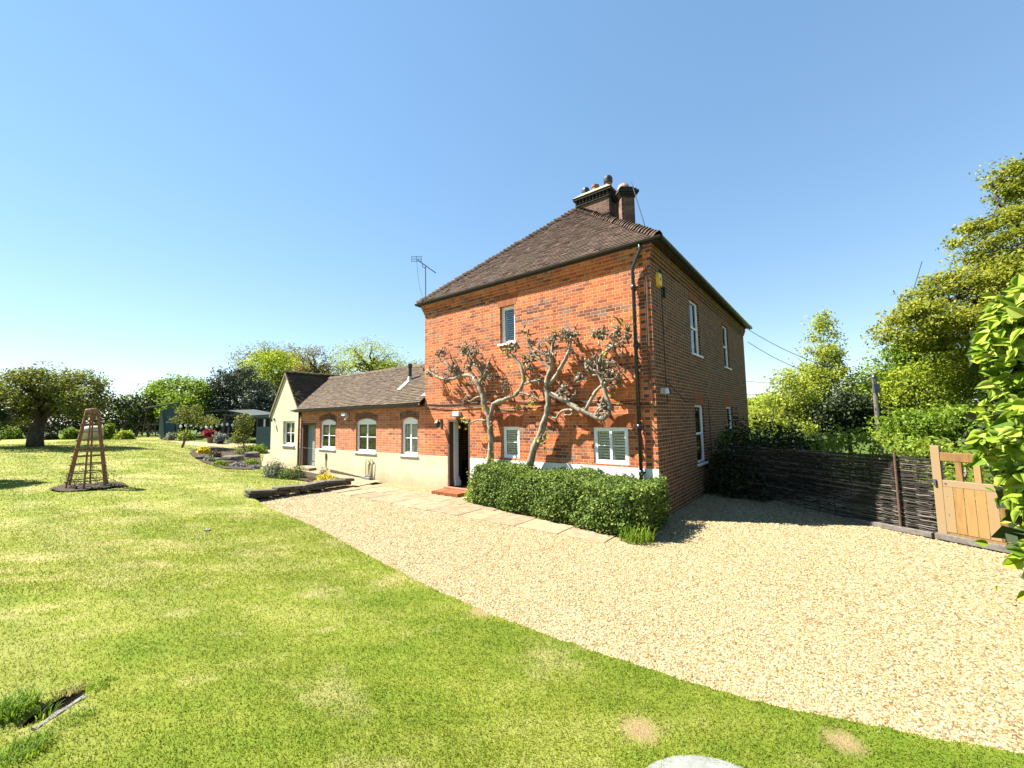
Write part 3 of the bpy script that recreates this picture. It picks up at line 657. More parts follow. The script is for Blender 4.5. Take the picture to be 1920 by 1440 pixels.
# flat arches of rubbed brick
for a0, a1, z in ((-3.98, -3.42, 4.85), (-3.98, -3.30, 1.76), (-1.46, -.52, 1.74)):
    ar = MB(); zt = z+.27; ar.add([(a0, -.004, z), (a1, -.004, z), (a1+.09, -.004, zt), (a0-.09, -.004, zt)], [(0, 1, 2, 3)]); ar.build('brick_arch', M_['rubbed'], house)
for a0, a1, z in ((2.85, 3.74, 2.23), (6.62, 7.6, 2.23), (2.85, 3.74, 4.97), (6.78, 7.62, 4.97)):
    ar = MB(); ar.add([(.004, a0, z), (.004, a1, z), (.004, a1+.1, z+.3), (.004, a0-.1, z+.3)], [(0, 1, 2, 3)]); ar.build('brick_arch', M_['rubbed'], house)
window(house, FR, -3.94, -3.46, 3.87, 4.85, 1, 0, .085)
window(house, FR, -3.9, -3.38, .98, 1.76, 1, 1, .03, sill=False)
window(house, FR, -1.38, -.6, .97, 1.74, 2, 1, .02, sill=False)
for a0, a1, z0, z1 in sh: window(house, SI, a0, a1, z0, z1, 1, 0, .05, shutter=False, sash=True)
# the open front doorway, its timber frame, white lining and hall
df = MB(); df.box(-5.9, -5.83, -.02, .14, .10, 1.97); df.box(-5.83, -5.04, -.02, .14, 1.90, 1.97); df.box(-5.11, -5.04, -.0, .14, .10, 1.90)
dfo = df.build('door_frame', M_['dark_wood'], house, bevel=.004)
dl = MB(); dl.box(-5.83, -5.80, .14, .31, .10, 1.90); dl.box(-5.83, -5.775, .14, .33, .10, .34); dl.box(-5.83, -5.75, .14, .35, .10, .26); dl.build('door_lining', M_['white_paint'], dfo, bevel=.004)
hl = MB(); x0, x1, y0, y1, z0, z1 = -8.4, -4.6, .32, 1.9, .09, 2.3
hl.quad((x0, y1, z0), (x1, y1, z0), (x1, y1, z1), (x0, y1, z1)); hl.quad((x0, y0, z0), (x0, y1, z0), (x0, y1, z1), (x0, y0, z1)); hl.quad((x1, y0, z0), (x1, y1, z0), (x1, y1, z1), (x1, y0, z1))
hl.quad((x0, y0, z1), (x1, y0, z1), (x1, y1, z1), (x0, y1, z1)); hl.quad((x0, y0, z0), (-5.83, y0, z0), (-5.83, y0, z1), (x0, y0, z1)); hl.quad((-5.04, y0, z0), (x1, y0, z0), (x1, y0, z1), (-5.04, y0, z1))
hl.build('hall_wall', M_['hall'], house)
hf = MB(); hf.box(x0, x1, .15, y1, .0, .095); hf.box(-8.2, -6.0, 1.55, 1.88, .1, .62); hf.build('hall_floor', M_['dark_floor'], house)
# roof
E = [(-WD-OV, -OF), (OV, -OF), (OV, DP+OV), (-WD-OV, DP+OV)]; ez = EZ+.04; mid = -WD/2; ra, rb = (mid, WD/2, AP), (mid, DP-WD/2, AP)
c = [(*p, ez) for p in E]
rm = MB()
rm.quad(c[0], c[1], ra); rm.quad(c[1], c[2], rb, ra); rm.quad(c[2], c[3], rb); rm.quad(c[3], c[0], ra, rb); rm.quad(*[(*p, ez-.02) for p in E])
tl = MB(); tiles(tl, c[0], c[1], ra, ra); tiles(tl, c[1], c[2], ra, rb); tiles(tl, c[2], c[3], rb, rb); tiles(tl, c[3], c[0], rb, ra)
rm.f += [tuple(i+len(rm.v) for i in f) for f in tl.f]; rm.v += tl.v
roof = rm.build('roof', M_['tiles'], house, uv=False)
hp = MB(); ridge(hp, c[0], ra); ridge(hp, c[1], ra); ridge(hp, c[2], rb); ridge(hp, c[3], rb); ridge(hp, ra, rb, .13, .08, .3)
hp.build('hip_tiles', M_['tiles'], roof, uv=False)
gt = MB()
def gutter(mb, a, b, r=.055):
    a, b = np.array(a), np.array(b); d = unit(b-a); s_ = np.cross(d, [0, 0, 1]); V0 = []
    for o in (a, b):
        for rr in (r, r-.012):
            for k in range(9): t = math.pi*k/8; V0.append(o+s_*math.cos(t)*rr-np.array([0, 0, 1])*math.sin(t)*rr)
    f = []
    for k in range(8): f += [(k, k+1, 19+k, 18+k), (9+k, 10+k, 28+k, 27+k)]
    f += [(0, 9, 27, 18), (8, 17, 35, 26)]; mb.add(V0, f)
g0 = OV+.045; gf = OF+.04; gz = ez+.0
gutter(gt, (-WD-g0, -gf, gz), (g0+.03, -gf, gz)); gutter(gt, (g0, -gf, gz), (g0, DP+g0, gz)); gutter(gt, (-WD-g0, DP+g0, gz), (-WD-g0, -gf, gz))
fa = MB(); 
for p, q in ((0, 1), (1, 2), (3, 0)):
    a, b = c[p], c[q]; fa.bar((a[0]*.996 if p != 9 else a[0], a[1], ez-.03), (b[0], b[1], ez-.03), .03, .09)
fa.f += [tuple(i+len(fa.v) for i in f) for f in gt.f]; fa.v += gt.v
fa.build('gutter', M_['black_paint'], house, smooth=False)
dp_ = MB(); dp_.tube([(-.14, -gf, gz-.02), (-.14, -gf, gz-.16), (-.33, -.09, gz-.50), (-.33, -.075, gz-.62), (-.33, -.075, .35)], .036, 10)
for z in (4.6, 3.4, 1.75, .85): dp_.tube([(-.33, -.075, z-.05), (-.33, -.075, z+.05)], .048, 10); dp_.box(-.40, -.26, -.02, -.003, z-.02, z+.02)
dp_.build('downpipe', M_['black_paint'], house, smooth=True)
cd = MB(); cd.tube([(-.075, -.018, 5.0), (-.08, -.018, 2.25)], .012, 6); cd.tube([(-.12, -.012, 5.0), (-.12, -.012, 2.3)], .006, 5); cd.build('conduit', M_['dark_wood'], house)
# chimney stacks
st = MB(); X0, X1, Y0, Y1 = -3.75, -2.58, 4.0, 4.75
st.box(X0, X1, Y0, Y1, 7.2, 9.15)
sto = st.build('chimney', M_['brick_stack'], house)
sk = MB()
for k, (pr, z0, z1) in enumerate(((.04, 9.13, 9.20), (.10, 9.32, 9.40))): sk.box(X0-pr, X1+pr, Y0-pr, Y1+pr, z0, z1)
sk.box(X0+.03, X1-.03, Y0+.03, Y1-.03, 9.20, 9.32)
x = X0-.02
while x < X1: sk.box(x, x+.06, Y0-.06, Y0+.03, 9.201, 9.319); sk.box(x, x+.06, Y1-.03, Y1+.06, 9.201, 9.319); x += .125
y = Y0+.05
while y < Y1: sk.box(X1-.03, X1+.06, y, y+.06, 9.201, 9.319); y += .125
sk.box(X0-.02, X1+.02, Y0-.02, Y1+.02, 8.55, 8.61)
sk.build('oversailing_course', M_['soot'], sto)
cpm = MB(); V0 = []
cpm.add([(X0-.12, Y0-.12, 9.40), (X1+.12, Y0-.12, 9.40), (X1+.12, Y1+.12, 9.40), (X0-.12, Y1+.12, 9.40), (X0+.12, Y0+.14, 9.62), (X1-.12, Y0+.14, 9.62), (X1-.12, Y1-.14, 9.60), (X0+.12, Y1-.14, 9.60)], [(0, 1, 5, 4), (1, 2, 6, 5), (2, 3, 7, 6), (3, 0, 4, 7), (4, 5, 6, 7), (3, 2, 1, 0)])
cpm.build('cap', M_['lichen'], sto)
yc = (Y0+Y1)/2
def pot(x, y, z, r, h, cowl, mat, par):
    p = MB(); p.lathe((x, y, z), [(r*1.05, 0), (r, h*.15), (r*.86, h*.8), (r*1.12, h*.84), (r*1.12, h), (r*.9, h), (r*.85, h*.5)], 14); po = p.build('chimney_pot', mat, par, smooth=False, uv=False)
    if cowl:
        k = MB(); k.lathe((x, y, z+h*.75), [(r*1.2, 0), (r*1.25, .08), (r*1.25, .14), (r*1.0, .21), (r*.5, .25), (.01, .26)], 14); k.build('cowl', M_['black_paint'], po, uv=False)
pot(X0+.16, yc, 9.57, .11, .16, True, M_['terracotta'], sto); pot(-3.22, yc, 9.57, .115, .30, False, M_['terracotta'], sto); pot(X1-.17, yc, 9.57, .12, .30, True, M_['terracotta'], sto)
q2 = MB(); q2.box(-.215, .215, -.215, .215, 6.6, 9.0)
s2 = q2.build('chimney', M_['brick_stack'], house); s2.location = (-2.14, 4.26, 0); s2.rotation_euler = (0, 0, math.radians(45))
q3 = MB()
for pr, z0, z1 in ((.035, 8.93, 8.99), (.075, 8.99, 9.05), (.115, 9.05, 9.13), (.06, 9.13, 9.20), (.0, 9.20, 9.27)): q3.box(-.215-pr, .215+pr, -.215-pr, .215+pr, z0, z1)
q3.build('oversailing_course', M_['soot'], s2)
p = MB(); p.lathe((-.03, .02, 9.27), [(.20, 0), (.19, .08), (.16, .15), (.10, .19), (.01, .2)], 14); p.build('chimney_pot', M_['pinkpot'], s2, uv=False)
sr_ = MB(); sr_.tube([(-1.85, 4.1, 9.35), (-.14, .28, 5.9)], .012, 5); sr_.build('stay_rod', M_['black_paint'], house)

# things fixed to the farmhouse
def hloc(x, y, z):
    p = CORNER-x*UV_*1.0; p = CORNER+(-x)*UV_+y*VV_; return (p[0], p[1], z)
a = thing('tv_aerial', 'thin metal television aerial on the far left eaves corner of the farmhouse', 'aerial', hloc(-6.72, -.12, EZ+.08), 0)
m = MB(); m.tube([(0, 0, 0), (-.01, 0, 1.05)], .014, 6); m.tube([(-.02, 0, 1.0), (-.10, .0, 1.05), (-.10, 0, 1.16)], .01, 5); m.build('mast', M_['steel'], a)
m = MB(); m.bar((-.26, .0, 1.27), (.30, .05, .86), .022, .022)
for k in range(9):
    t = .25+.08*k; c0_ = np.array([-.26, 0, 1.27])*(1-t)+np.array([.30, .05, .86])*t; m.bar(c0_-np.array([.0, .07, 0]), c0_+np.array([.0, .07, 0]), .006, .006)
m.build('boom', M_['steel'], a)
m = MB(); cc = np.array([-.28, 0, 1.28])
for k in range(4): h = -.07+k*.05; m.bar(cc+np.array([-.15, -.02, h]), cc+np.array([.15, .02, h+.02]), .009, .009)
for h in (-.15, 0, .15): m.bar(cc+np.array([h, 0, -.09]), cc+np.array([h, 0, .11]), .009, .009)
m.build('reflector', M_['steel'], a)
m = MB(); m.tube([(-.27, 0, 1.2), (-.24, 0, .8), (-.18, 0, .4), (-.06, -.02, .0)], .004, 4); m.build('lead_wire', M_['cable'], a)
a = thing('alarm_box', 'yellow burglar alarm box high on the shaded side wall near the corner', 'alarm box', hloc(.0, .43, 4.79), ROTZ)
m = MB(); m.add([(.002, -.09, -.14), (.002, .09, -.14), (.002, .13, .04), (.002, .09, .16), (.002, -.09, .16), (.002, -.13, .04)]+[(.07, -.07, -.12), (.07, .07, -.12), (.07, .11, .04), (.07, .07, .14), (.07, -.07, .14), (.07, -.11, .04)], [(5, 4, 3, 2, 1, 0), (6, 7, 8, 9, 10, 11)]+[(i, (i+1) % 6, 6+(i+1) % 6, 6+i) for i in range(6)])
m.build('cover', M_['yellow'], a, bevel=.008)
m = MB(); m.lathe((0, 0, 0), [(.03, 0), (.03, .006), (.001, .007)], 10); o = m.build('emblem', M_['black_paint'], a); o.rotation_euler = (0, math.pi/2, 0); o.location = (.071, 0, .02)
a = thing('floodlight', 'white twin security floodlight on the side wall just round the corner', 'floodlight', hloc(.0, .34, 2.46), ROTZ)
m = MB(); m.box(.002, .05, -.05, .05, -.05, .06); m.tube([(.05, 0, 0), (.14, .05, -.04)], .012, 6); m.build('bracket', M_['whiteplastic'], a, bevel=.004)
for y, mt in ((-.07, 'whiteplastic'), (.12, 'black_paint')):
    m = MB(); m.tube([(.06, y*.5, 0), (.12, y, .0)], .012, 6); m.lathe((.13, y, -.06), [(.02, .12), (.045, .09), (.055, .01), (.05, 0)], 10); m.build('lamp_head', M_[mt], a)
m = MB()
for px0, py0, px1, py1, off, r in ((800, 757, 1060, 752, .02, .012), (800, 762, 1000, 765, .03, .010), (1000, 752, 1232, 757, .02, .009), (930, 770, 1210, 748, .025, .006)):
    pts = [onwall(px0+(px1-px0)*t, py0+(py1-py0)*t+2.2*math.sin(t*9), off) for t in np.linspace(0, 1, 9)]; m.tube(pts, r, 5)
cab = m.build('wall_cable', M_['cable']); cab.location = tuple(CORNER); cab.rotation_euler = (0, 0, ROTZ); tag(cab, 'black cables slung across the front wall above the doorway and espalier', 'cable')
m = MB(); m.tube([(.012, .62, 5.1), (.012, .64, 2.5), (.012, .70, 2.25), (.012, .3, 2.2), (.012, .02, 2.2)], .008, 5); m.tube([(.012, .68, 2.7), (.012, 2.0, 2.3), (.012, 4.2, 2.45), (.012, 4.3, .5)], .007, 5); m.box(.002, .04, .56, .68, 4.8, 5.05); m.box(.002, .05, .74, .82, 4.5, 4.72)
o = m.build('telephone_cable', M_['cable']); o.location = tuple(CORNER); o.rotation_euler = (0, 0, ROTZ); tag(o, 'thin black cable and junction boxes running down the shaded side wall', 'cable')
lp = onwall(822, 792, .12)
a = thing('wall_lantern', 'small black iron lantern on the wall left of the doorway', 'lantern', hloc(lp[0], 0, lp[2]), ROTZ)
m = MB(); m.box(-.035, .035, -.02, -.002, -.16, .10); m.tube([(0, -.02, .04), (0, -.10, .09), (0, -.15, .05)], .01, 6); m.build('bracket', M_['black_paint'], a)
m = MB(); m.lathe((0, -.15, -.16), [(.03, 0), (.06, .02), (.075, .14), (.085, .15), (.03, .21), (.012, .23), (.01, .25)], 6); m.build('lamp', M_['black_paint'], a)
lp = onwall(854, 777, .1)
a = thing('porch_light', 'white box light above the open doorway', 'light', hloc(lp[0], 0, lp[2]), ROTZ)
m = MB(); m.box(-.13, .13, -.11, -.002, -.055, .075); m.build('housing', M_['whiteplastic'], a, bevel=.012); m = MB(); m.box(-.11, .11, -.1, -.01, -.075, -.056); m.build('diffuser', M_['steel'], a)
a = thing('picture_frame', 'small framed picture hanging on the hall wall inside the doorway', 'picture', hloc(onwall(862, 802, -1.89)[0], 1.89, onwall(862, 802, -1.89)[2]), ROTZ)
m = MB(); m.box(-.30, .30, -.03, -.002, -.24, .24); m.build('frame', M_['dark_wood'], a, bevel=.006); m = MB(); m.box(-.24, .24, -.035, -.0305, -.18, .18); m.build('mount', M_['white_plaster'], a); m = MB(); m.box(-.16, .16, -.04, -.0355, -.09, .11); m.build('print', M_['trellis'], a)
a = thing('doorstep', 'low red brick step before the open doorway', 'step', hloc(-5.5, 0, 0), ROTZ)
m = MB(); m.box(-.46, .52, -.13, -.014, .02, .11); m.build('sill', M_['terracotta'], a, bevel=.01)
m = MB()
for k in range(14): m.box(-.48+k*.072, -.48+k*.072+.066, -.55, -.132, -.02, .062+rng.uniform(-.003, .003))
m.build('brick_tread', M_['rubbed'], a, bevel=.006)

# ------------------------------------------------------------------ the single storey wing
wing = thing('single_storey_wing', 'low brick and cream rendered wing with tiled roof, white windows and a cream gable', 'house wing', CORNER, ROTZ)
wh = [(-8.02, -7.23, .90, 2.06), (-10.58, -9.37, .90, 2.05), (-13.1, -11.95, .94, 2.05), (-14.62, -13.42, .2, 1.93, .25)]
WX0, WX1, WEZ = -14.76, -6.9, 2.44
wb = MB(); panel(wb, FR, WX0, WX1, .92, WEZ, [h for h in wh], .10); wb.build('wall', M_['brick_wing'], wing)
wp = MB(); panel(wp, lambda a, z, d: (a, d-.02, z), WX0, -5.9, -.15, .925, [(-14.62, -13.42, .2, 1.0, .2), (-8.02, -7.23, .90, 1), (-10.58, -9.37, .90, 1)], .12)
wp.quad((WX0, -.02, .925), (-5.9, -.02, .925), (-5.9, .0, .925), (WX0, 0, .925)); wp.build('render', M_['render'], wing)
m = MB(); m.bar((-12.3, -.05, .24), (-9.4, -.05, .06), .06, .05); m.build('plinth_ledge', M_['render'], wing)
# arched window heads: a curved white frame top with a dark brick arch over it
for a0, a1, z0, z1 in [(h[0], h[1], h[2], h[3]) for h in wh[:3]]:
    wa = MB(); wsp = MB(); n = 10; rise = .11
    arc = lambda t, e=0.: (a0+(a1-a0)*t, z1-rise+rise*math.sin(math.pi*t)**.8+e)
    for i in range(n):
        t0, t1 = i/n, (i+1)/n; (x0_, y0_), (x1_, y1_) = arc(t0), arc(t1)
        if max(y0_, y1_) < z1-.0005: wsp.quad((x0_, .0005, y0_), (x1_, .0005, y1_), (x1_, .0005, z1), (x0_, .0005, z1))
        wsp.quad((x0_, .0005, y0_), (x1_, .0005, y1_), (x1_, .10, y1_), (x0_, .10, y0_))
    n = int((a1-a0+.2)/.075)
    for i in range(n):
        t0, t1 = i/n+.006, (i+1)/n-.006; f = lambda t: (a0-.06+(a1-a0+.12)*t, z1-rise+rise*1.0*math.sin(math.pi*t)**.8+.012)
        (x0_, y0_), (x1_, y1_) = f(t0), f(t1); k = (t0-.5)*.05
        wa.add([(x0_, -.006, y0_), (x1_, -.006, y1_), (x1_+k, -.006, y1_+.20), (x0_+k, -.006, y0_+.20), (x0_, .02, y0_), (x1_, .02, y1_)], [(0, 1, 2, 3), (4, 5, 1, 0)])
    wsp.build('brick_infill', M_['brick_wing'], wing); wa.build('brick_arch', M_['brick_stack'], wing)
window(wing, FR, -8.02, -7.23, .90, 2.06, 2, 1, .06, arch=.13, blind_from=0.); window(wing, FR, -10.58, -9.37, .90, 2.05, 2, 1, .06, arch=.12, shutter=False); window(wing, FR, -13.1, -11.95, .94, 2.05, 2, 1, .06, arch=.12, shutter=False)
# recessed stable door at the left end
d = MB(); d.box(-14.62, -14.45, -.01, .25, .2, 1.93); d.box(-13.5, -13.42, .0, .25, .2, 1.93); d.box(-14.45, -13.5, 0, .25, 1.85, 1.93); dfo = d.build('door_frame', M_['dark_wood'], wing, bevel=.004)
d = MB(); d.box(-14.45, -13.5, .20, .24, .2, 1.06); d.box(-14.45, -13.5, .20, .24, 1.08, 1.85)
for k in range(8): d.box(-14.44+k*.117, -14.44+k*.117+.108, .192, .2, .22, 1.84)
d.build('door', M_['green_door'], dfo); 
d = MB(); d.box(-14.7, -13.3, -.30, -.025, -.05, .19); d.build('door_sill', M_['slab'], wing, bevel=.01)
# roof of the wing
dR, zR = 1.9, 4.0; e = -.20; ezw = WEZ+.03
m = MB(); A0, A1 = (-14.75, e, ezw), (WX1-.0, e, ezw); B0, B1 = (-16.2, dR, zR), (WX1, dR, zR)
m.quad(A0, A1, B1, B0); m.quad((-14.75, 2*dR-e, ezw), (WX1, 2*dR-e, ezw), B1, B0)
t_ = MB(); tiles(t_, A0, A1, B0, B1, .1, .168, .0035, .008); tiles(t_, (WX1, 2*dR-e, ezw), (-14.75, 2*dR-e, ezw), B1, B0); m.f += [tuple(i+len(m.v) for i in f) for f in t_.f]; m.v += t_.v
wroof = m.build('roof', M_['tiles_wing'], wing, uv=False)
m = MB(); ridge(m, (-15.9, dR, zR-.03), (WX1, dR, zR-.03), .13, .06, .3); m.build('ridge_tiles', M_['tiles_wing'], wroof, uv=False)
m = MB(); gutter(m, (-15.05, e-.03, ezw-.01), (WX1, e-.03, ezw-.01), .05); m.bar((-15.0, e+.02, ezw-.03), (WX1, e+.02, ezw-.03), .03, .09); m.box(-14.9, WX1, e+.02, .02, ezw-.10, ezw-.07); m.build('gutter', M_['black_paint'], wing)
m = MB(); m.tube([(-14.72, -.06, ezw-.05), (-14.72, -.06, .15)], .035, 8); m.build('downpipe', M_['black_paint'], wing, smooth=True)
# flue and flashing on the wing roof
zr = lambda y: ezw+(y-e)/(dR-e)*(zR-ezw)
fx, fy = -8.85, .98
m = MB(); m.tube([(fx, fy, zr(fy)-.05), (fx, fy, zr(fy)+.5)], .06, 12); m.lathe((fx, fy, zr(fy)+.46), [(.062, 0), (.075, .02), (.075, .13), (.03, .16)], 12); fl = m.build('flue_pipe', M_['black_paint'], wing, smooth=False)
m = MB(); m.lathe((fx, fy, zr(fy)-.06), [(.15, -.05), (.1, .1), (.066, .22)], 12); m.bar((fx+.03, fy-.5, zr(fy-.5)+.04), (fx, fy-.03, zr(fy)+.04), .16, .012); m.build('flashing', M_['lead'], wing)
m = MB(); m.bar((WX1-.06, .0, zr(.0)+.06), (WX1-.06, .42, zr(.42)+.06), .22, .03); m.build('flashing', M_['lead'], wing)
# rendered gable
GX0, GX1, GA, GZ, GE = -17.55, -14.76, -16.16, 4.12, 2.36
m = MB(); gh = (-16.32, -15.24, 1.0, 2.02)
panel(m, FR, GX0, GX1, -.1, GE, [(-16.32, -15.24, 1.0, 2.02)], .13); m.quad((GX0, 0, GE), (GX1, 0, GE), (GA, 0, GZ-.02))
m.quad((GX0, 0, -.1), (GX0, 4.5, -.1), (GX0, 4.5, GE), (GX0, 0, GE)); m.quad((GX1, 0, -.1), (GX1, .5, -.1), (GX1, .5, GE), (GX1, 0, GE)); m.build('gable_wall', M_['render'], wing)
window(wing, FR, -16.32, -15.24, 1.0, 2.02, 2, 1, .09, shutter=False)
k = (GZ-GE)/(GX1-GA); ov = .12; fr = -.06
m = MB(); a0 = (GX1+ov, fr, GE-ov*k+.03); a1 = (GX1+ov, 4.5, GE-ov*k+.03); r0, r1 = (GA, fr, GZ+.03), (GA, 4.5, GZ+.03); b0, b1 = (GX0-ov, fr, GE-ov*k+.03), (GX0-ov, 4.5, GE-ov*k+.03)
m.quad(a0, a1, r1, r0); m.quad(b0, b1, r1, r0); tt = MB(); tiles(tt, a0, a1, r0, r1, .1, .168, .005, .01); tiles(tt, b1, b0, r1, r0); m.f += [tuple(i+len(m.v) for i in f) for f in tt.f]; m.v += tt.v
gro = m.build('roof', M_['tiles_moss'], wing, uv=False); m = MB(); ridge(m, (GA, fr, GZ+.02), (GA, 4.5, GZ+.02), .12, .05, .3); m.build('ridge_tiles', M_['tiles_moss'], gro, uv=False)
m = MB(); m.bar((GX1+ov-.02, -.035, GE-ov*k+.0), (GA, -.035, GZ-.0), .05, .05, (0, 1, 0)); m.bar((GX0-ov+.02, -.035, GE-ov*k), (GA, -.035, GZ), .05, .05, (0, 1, 0)); m.build('verge', M_['copper'], wing)
# things on the wing wall
lp = onwall(648, 779, .1)
a = thing('security_light', 'white security lamp with sensor under the wing eaves', 'light', hloc(lp[0], 0, lp[2]), ROTZ)
m = MB(); m.box(-.05, .05, -.04, -.002, -.05, .06); m.tube([(0, -.04, 0), (0, -.12, -.03)], .015, 6); m.build('bracket', M_['whiteplastic'], a)
m = MB(); m.box(-.14, .10, -.19, -.09, -.02, .10); m.build('lamp_head', M_['whiteplastic'], a, bevel=.012); m = MB(); m.tube([(.06, -.08, -.05), (.04, -.14, -.16)], .035, 8); m.build('sensor', M_['whiteplastic'], a)
bp = -9.75
a = thing('garden_tap', 'looped water pipes with a tap at the foot of the rendered wing wall', 'pipework', hloc(bp, 0, .05), ROTZ)
m = MB()
for dx, h, wd in ((0, .62, .10), (.22, .66, .08)):
    m.tube([(dx-wd, -.06, .0), (dx-wd, -.06, h-.1), (dx-wd*.6, -.07, h-.02), (dx, -.07, h), (dx+wd*.6, -.07, h-.03), (dx+wd, -.06, h-.12), (dx+wd*.8, -.06, .3), (dx+wd*.3, -.06, .04)], .013, 6)
m.build('pipe', M_['copper'], a, smooth=True); m = MB(); m.box(-.14, .32, -.2, -.03, -.04, .06); m.lathe((.02, -.14, .03), [(.06, 0), (.06, .05), (.03, .08)], 10); m.lathe((.22, -.12, .03), [(.05, 0), (.05, .07), (.02, .09)], 10); m.build('drain', M_['rock_pale'], a, bevel=.01)
a = thing('wall_vent', 'small rusty vent on the rendered wall beside the stable door', 'vent', hloc(-12.55, 0, .55), ROTZ)
m = MB(); m.box(-.05, .05, -.05, -.015, .0, .22); m.build('cover', M_['dark_wood'], a, bevel=.01); m = MB(); m.tube([(0, -.04, .0), (0, -.04, -.28)], .014, 6); m.build('pipe', M_['copper'], a)
a = thing('gable_light', 'small dark lamp on the cream gable beside its window', 'light', hloc(-17.2, 0, 2.1), ROTZ)
m = MB(); m.box(-.04, .04, -.03, -.002, -.04, .06); m.tube([(0, -.03, .03), (0, -.12, .02)], .012, 6); m.build('bracket', M_['black_paint'], a); m = MB(); m.lathe((0, -.13, -.09), [(.05, 0), (.055, .05), (.03, .11)], 8); m.build('shade', M_['black_paint'], a)

# ------------------------------------------------------------------ pollarded wall trees, traced against the front wall
def wp_(x, y, off): return onwall(760+x/3.692, 560+y/3.692, off)
def espalier(name, label, chains, knobs, leafspots, grp):
    root = thing(name, label, 'tree', CORNER, ROTZ, grp); m = MB()
    for pts, r0, r1, o0, o1 in chains:
        r0 *= 1.0; r1 *= 1.15; n = len(pts); P = [wp_(x, y, o0+(o1-o0)*i/(n-1)) for i, (x, y) in enumerate(pts)]
        Q = [P[0]]
        for i in range(n-1):
            p0, p1, p2, p3 = P[max(i-1, 0)], P[i], P[i+1], P[min(i+2, n-1)]
            for t in (.33, .67, 1.): Q.append(.5*((2*p1)+(-p0+p2)*t+(2*p0-5*p1+4*p2-p3)*t*t+(-p0+3*p1-3*p2+p3)*t**3)+rng.normal(size=3)*r1*.22)
        rr = np.linspace(r0, r1, len(Q))*rng.uniform(.86, 1.24, len(Q)); m.tube(Q, rr, 8)
    for x, y, n, rad in knobs:                              # thick gnarled knuckles left by years of pollarding
        c_ = wp_(x, y, .22)
        for i in range(3+n//5):
            st_ = c_+rng.normal(size=3)*rad*np.array([.3, .15, .3]); d_ = unit(rng.normal(size=3)*np.array([1, .5, .7])+np.array([0, -.15, .55])); L_ = rad*rng.uniform(.45, .95)
            pp = [st_, st_+d_*L_*.35+rng.normal(size=3)*.03, st_+d_*L_*.7+rng.normal(size=3)*.035, st_+d_*L_]
            for p_ in pp: p_[1] = min(p_[1], -.06)
            r = rng.uniform(.014, .026); m.tube(pp, [r, r*.8, r*.95, r*.55], 6)
    m.build('trunk', M_['bark_pale'], root, smooth=True, uv=False)
    for x, y, n, rad in knobs:
        t = MB(); c_ = wp_(x, y, .24)
        for i in range(int(n*.8)):
            st_ = c_+rng.normal(size=3)*rad*np.array([.42, .22, .42]); d_ = unit(rng.normal(size=3)+np.array([0, -.25, .75])); L_ = rad*rng.uniform(.3, .85)
            p1 = st_+d_*L_*.5+rng.normal(size=3)*.025; p2 = st_+d_*L_+rng.normal(size=3)*.04
            if p2[1] > -.03: p2[1] = -.04
            if p1[1] > -.03: p1[1] = -.05
            if st_[1] > -.03: st_[1] = -.05
            r = rng.uniform(.012, .022); t.tube([st_, p1, p2], [r*1.3, r, r*.5], 5)
            if rng.random() < .7:
                p3 = p1+unit(rng.normal(size=3)+np.array([0, -.2, .4]))*L_*.4; p3[1] = min(p3[1], -.04); t.tube([p1, p3], [r*.8, r*.5], 4)
        t.build('twig_cluster', M_['twig'], root, smooth=True, uv=False)
    for x, y, n, rad in leafspots:
        c_ = wp_(x, y, .27); n = max(4, int(n*.6)); LP = c_+rng.normal(size=(n, 3))*rad*np.array([1, .6, 1]); LP[:, 1] = np.minimum(LP[:, 1], -.05); leaves('leaf_tuft', LP, .085, L['fig'], root, .3, ratio=.75)
    return root
chA = [([(588, 1150), (592, 1000), (590, 900), (575, 800), (545, 720), (530, 650), (505, 590), (480, 545)], .078, .055, .16, .2),
       ([(480, 545), (430, 530), (370, 540), (310, 560), (240, 550), (190, 520), (150, 490)], .052, .02, .2, .28), ([(370, 540), (330, 510), (270, 430), (230, 400), (245, 365)], .04, .018, .22, .28),
       ([(480, 545), (440, 490), (460, 440), (430, 390), (410, 340)], .042, .018, .2, .28), ([(505, 590), (530, 540), (510, 480), (480, 400), (470, 350)], .04, .018, .2, .28), ([(530, 560), (560, 500), (575, 440)], .03, .014, .2, .24),
       ([(582, 840), (600, 760), (620, 720), (680, 700), (740, 675), (790, 640), (810, 595), (820, 540), (800, 470), (760, 420), (735, 385)], .056, .028, .17, .27), ([(735, 400), (690, 415)], .03, .015, .26, .28),
       ([(810, 595), (870, 575), (940, 570)], .034, .016, .22, .25), ([(790, 645), (860, 670), (905, 695)], .028, .014, .22, .25), ([(560, 845), (500, 840), (440, 860), (400, 850)], .026, .012, .17, .24), ([(545, 685), (500, 680), (450, 710), (425, 700)], .024, .012, .18, .24), ([(745, 670), (735, 620), (720, 590)], .016, .008, .2, .24), ([(588, 1050), (540, 1040), (500, 1010)], .01, .005, .17, .2), ([(588, 960), (545, 970), (520, 940)], .008, .005, .17, .2)]
knA = [(345, 500, 22, .26), (240, 385, 20, .22), (180, 510, 16, .22), (420, 360, 24, .26), (475, 400, 24, .28), (440, 470, 14, .2), (560, 470, 18, .26), (590, 540, 8, .16), (735, 355, 22, .22), (930, 570, 14, .2), (830, 430, 10, .18), (890, 690, 10, .16), (425, 700, 10, .16), (700, 610, 6, .14), (290, 560, 14, .2), (590, 870, 3, .08)]
lvA = [(410, 860, 26, .10), (415, 330, 10, .10), (720, 340, 18, .09), (885, 715, 16, .06), (720, 490, 5, .04), (600, 1100, 14, .08), (540, 750, 4, .05), (820, 555, 5, .04), (555, 970, 5, .05)]
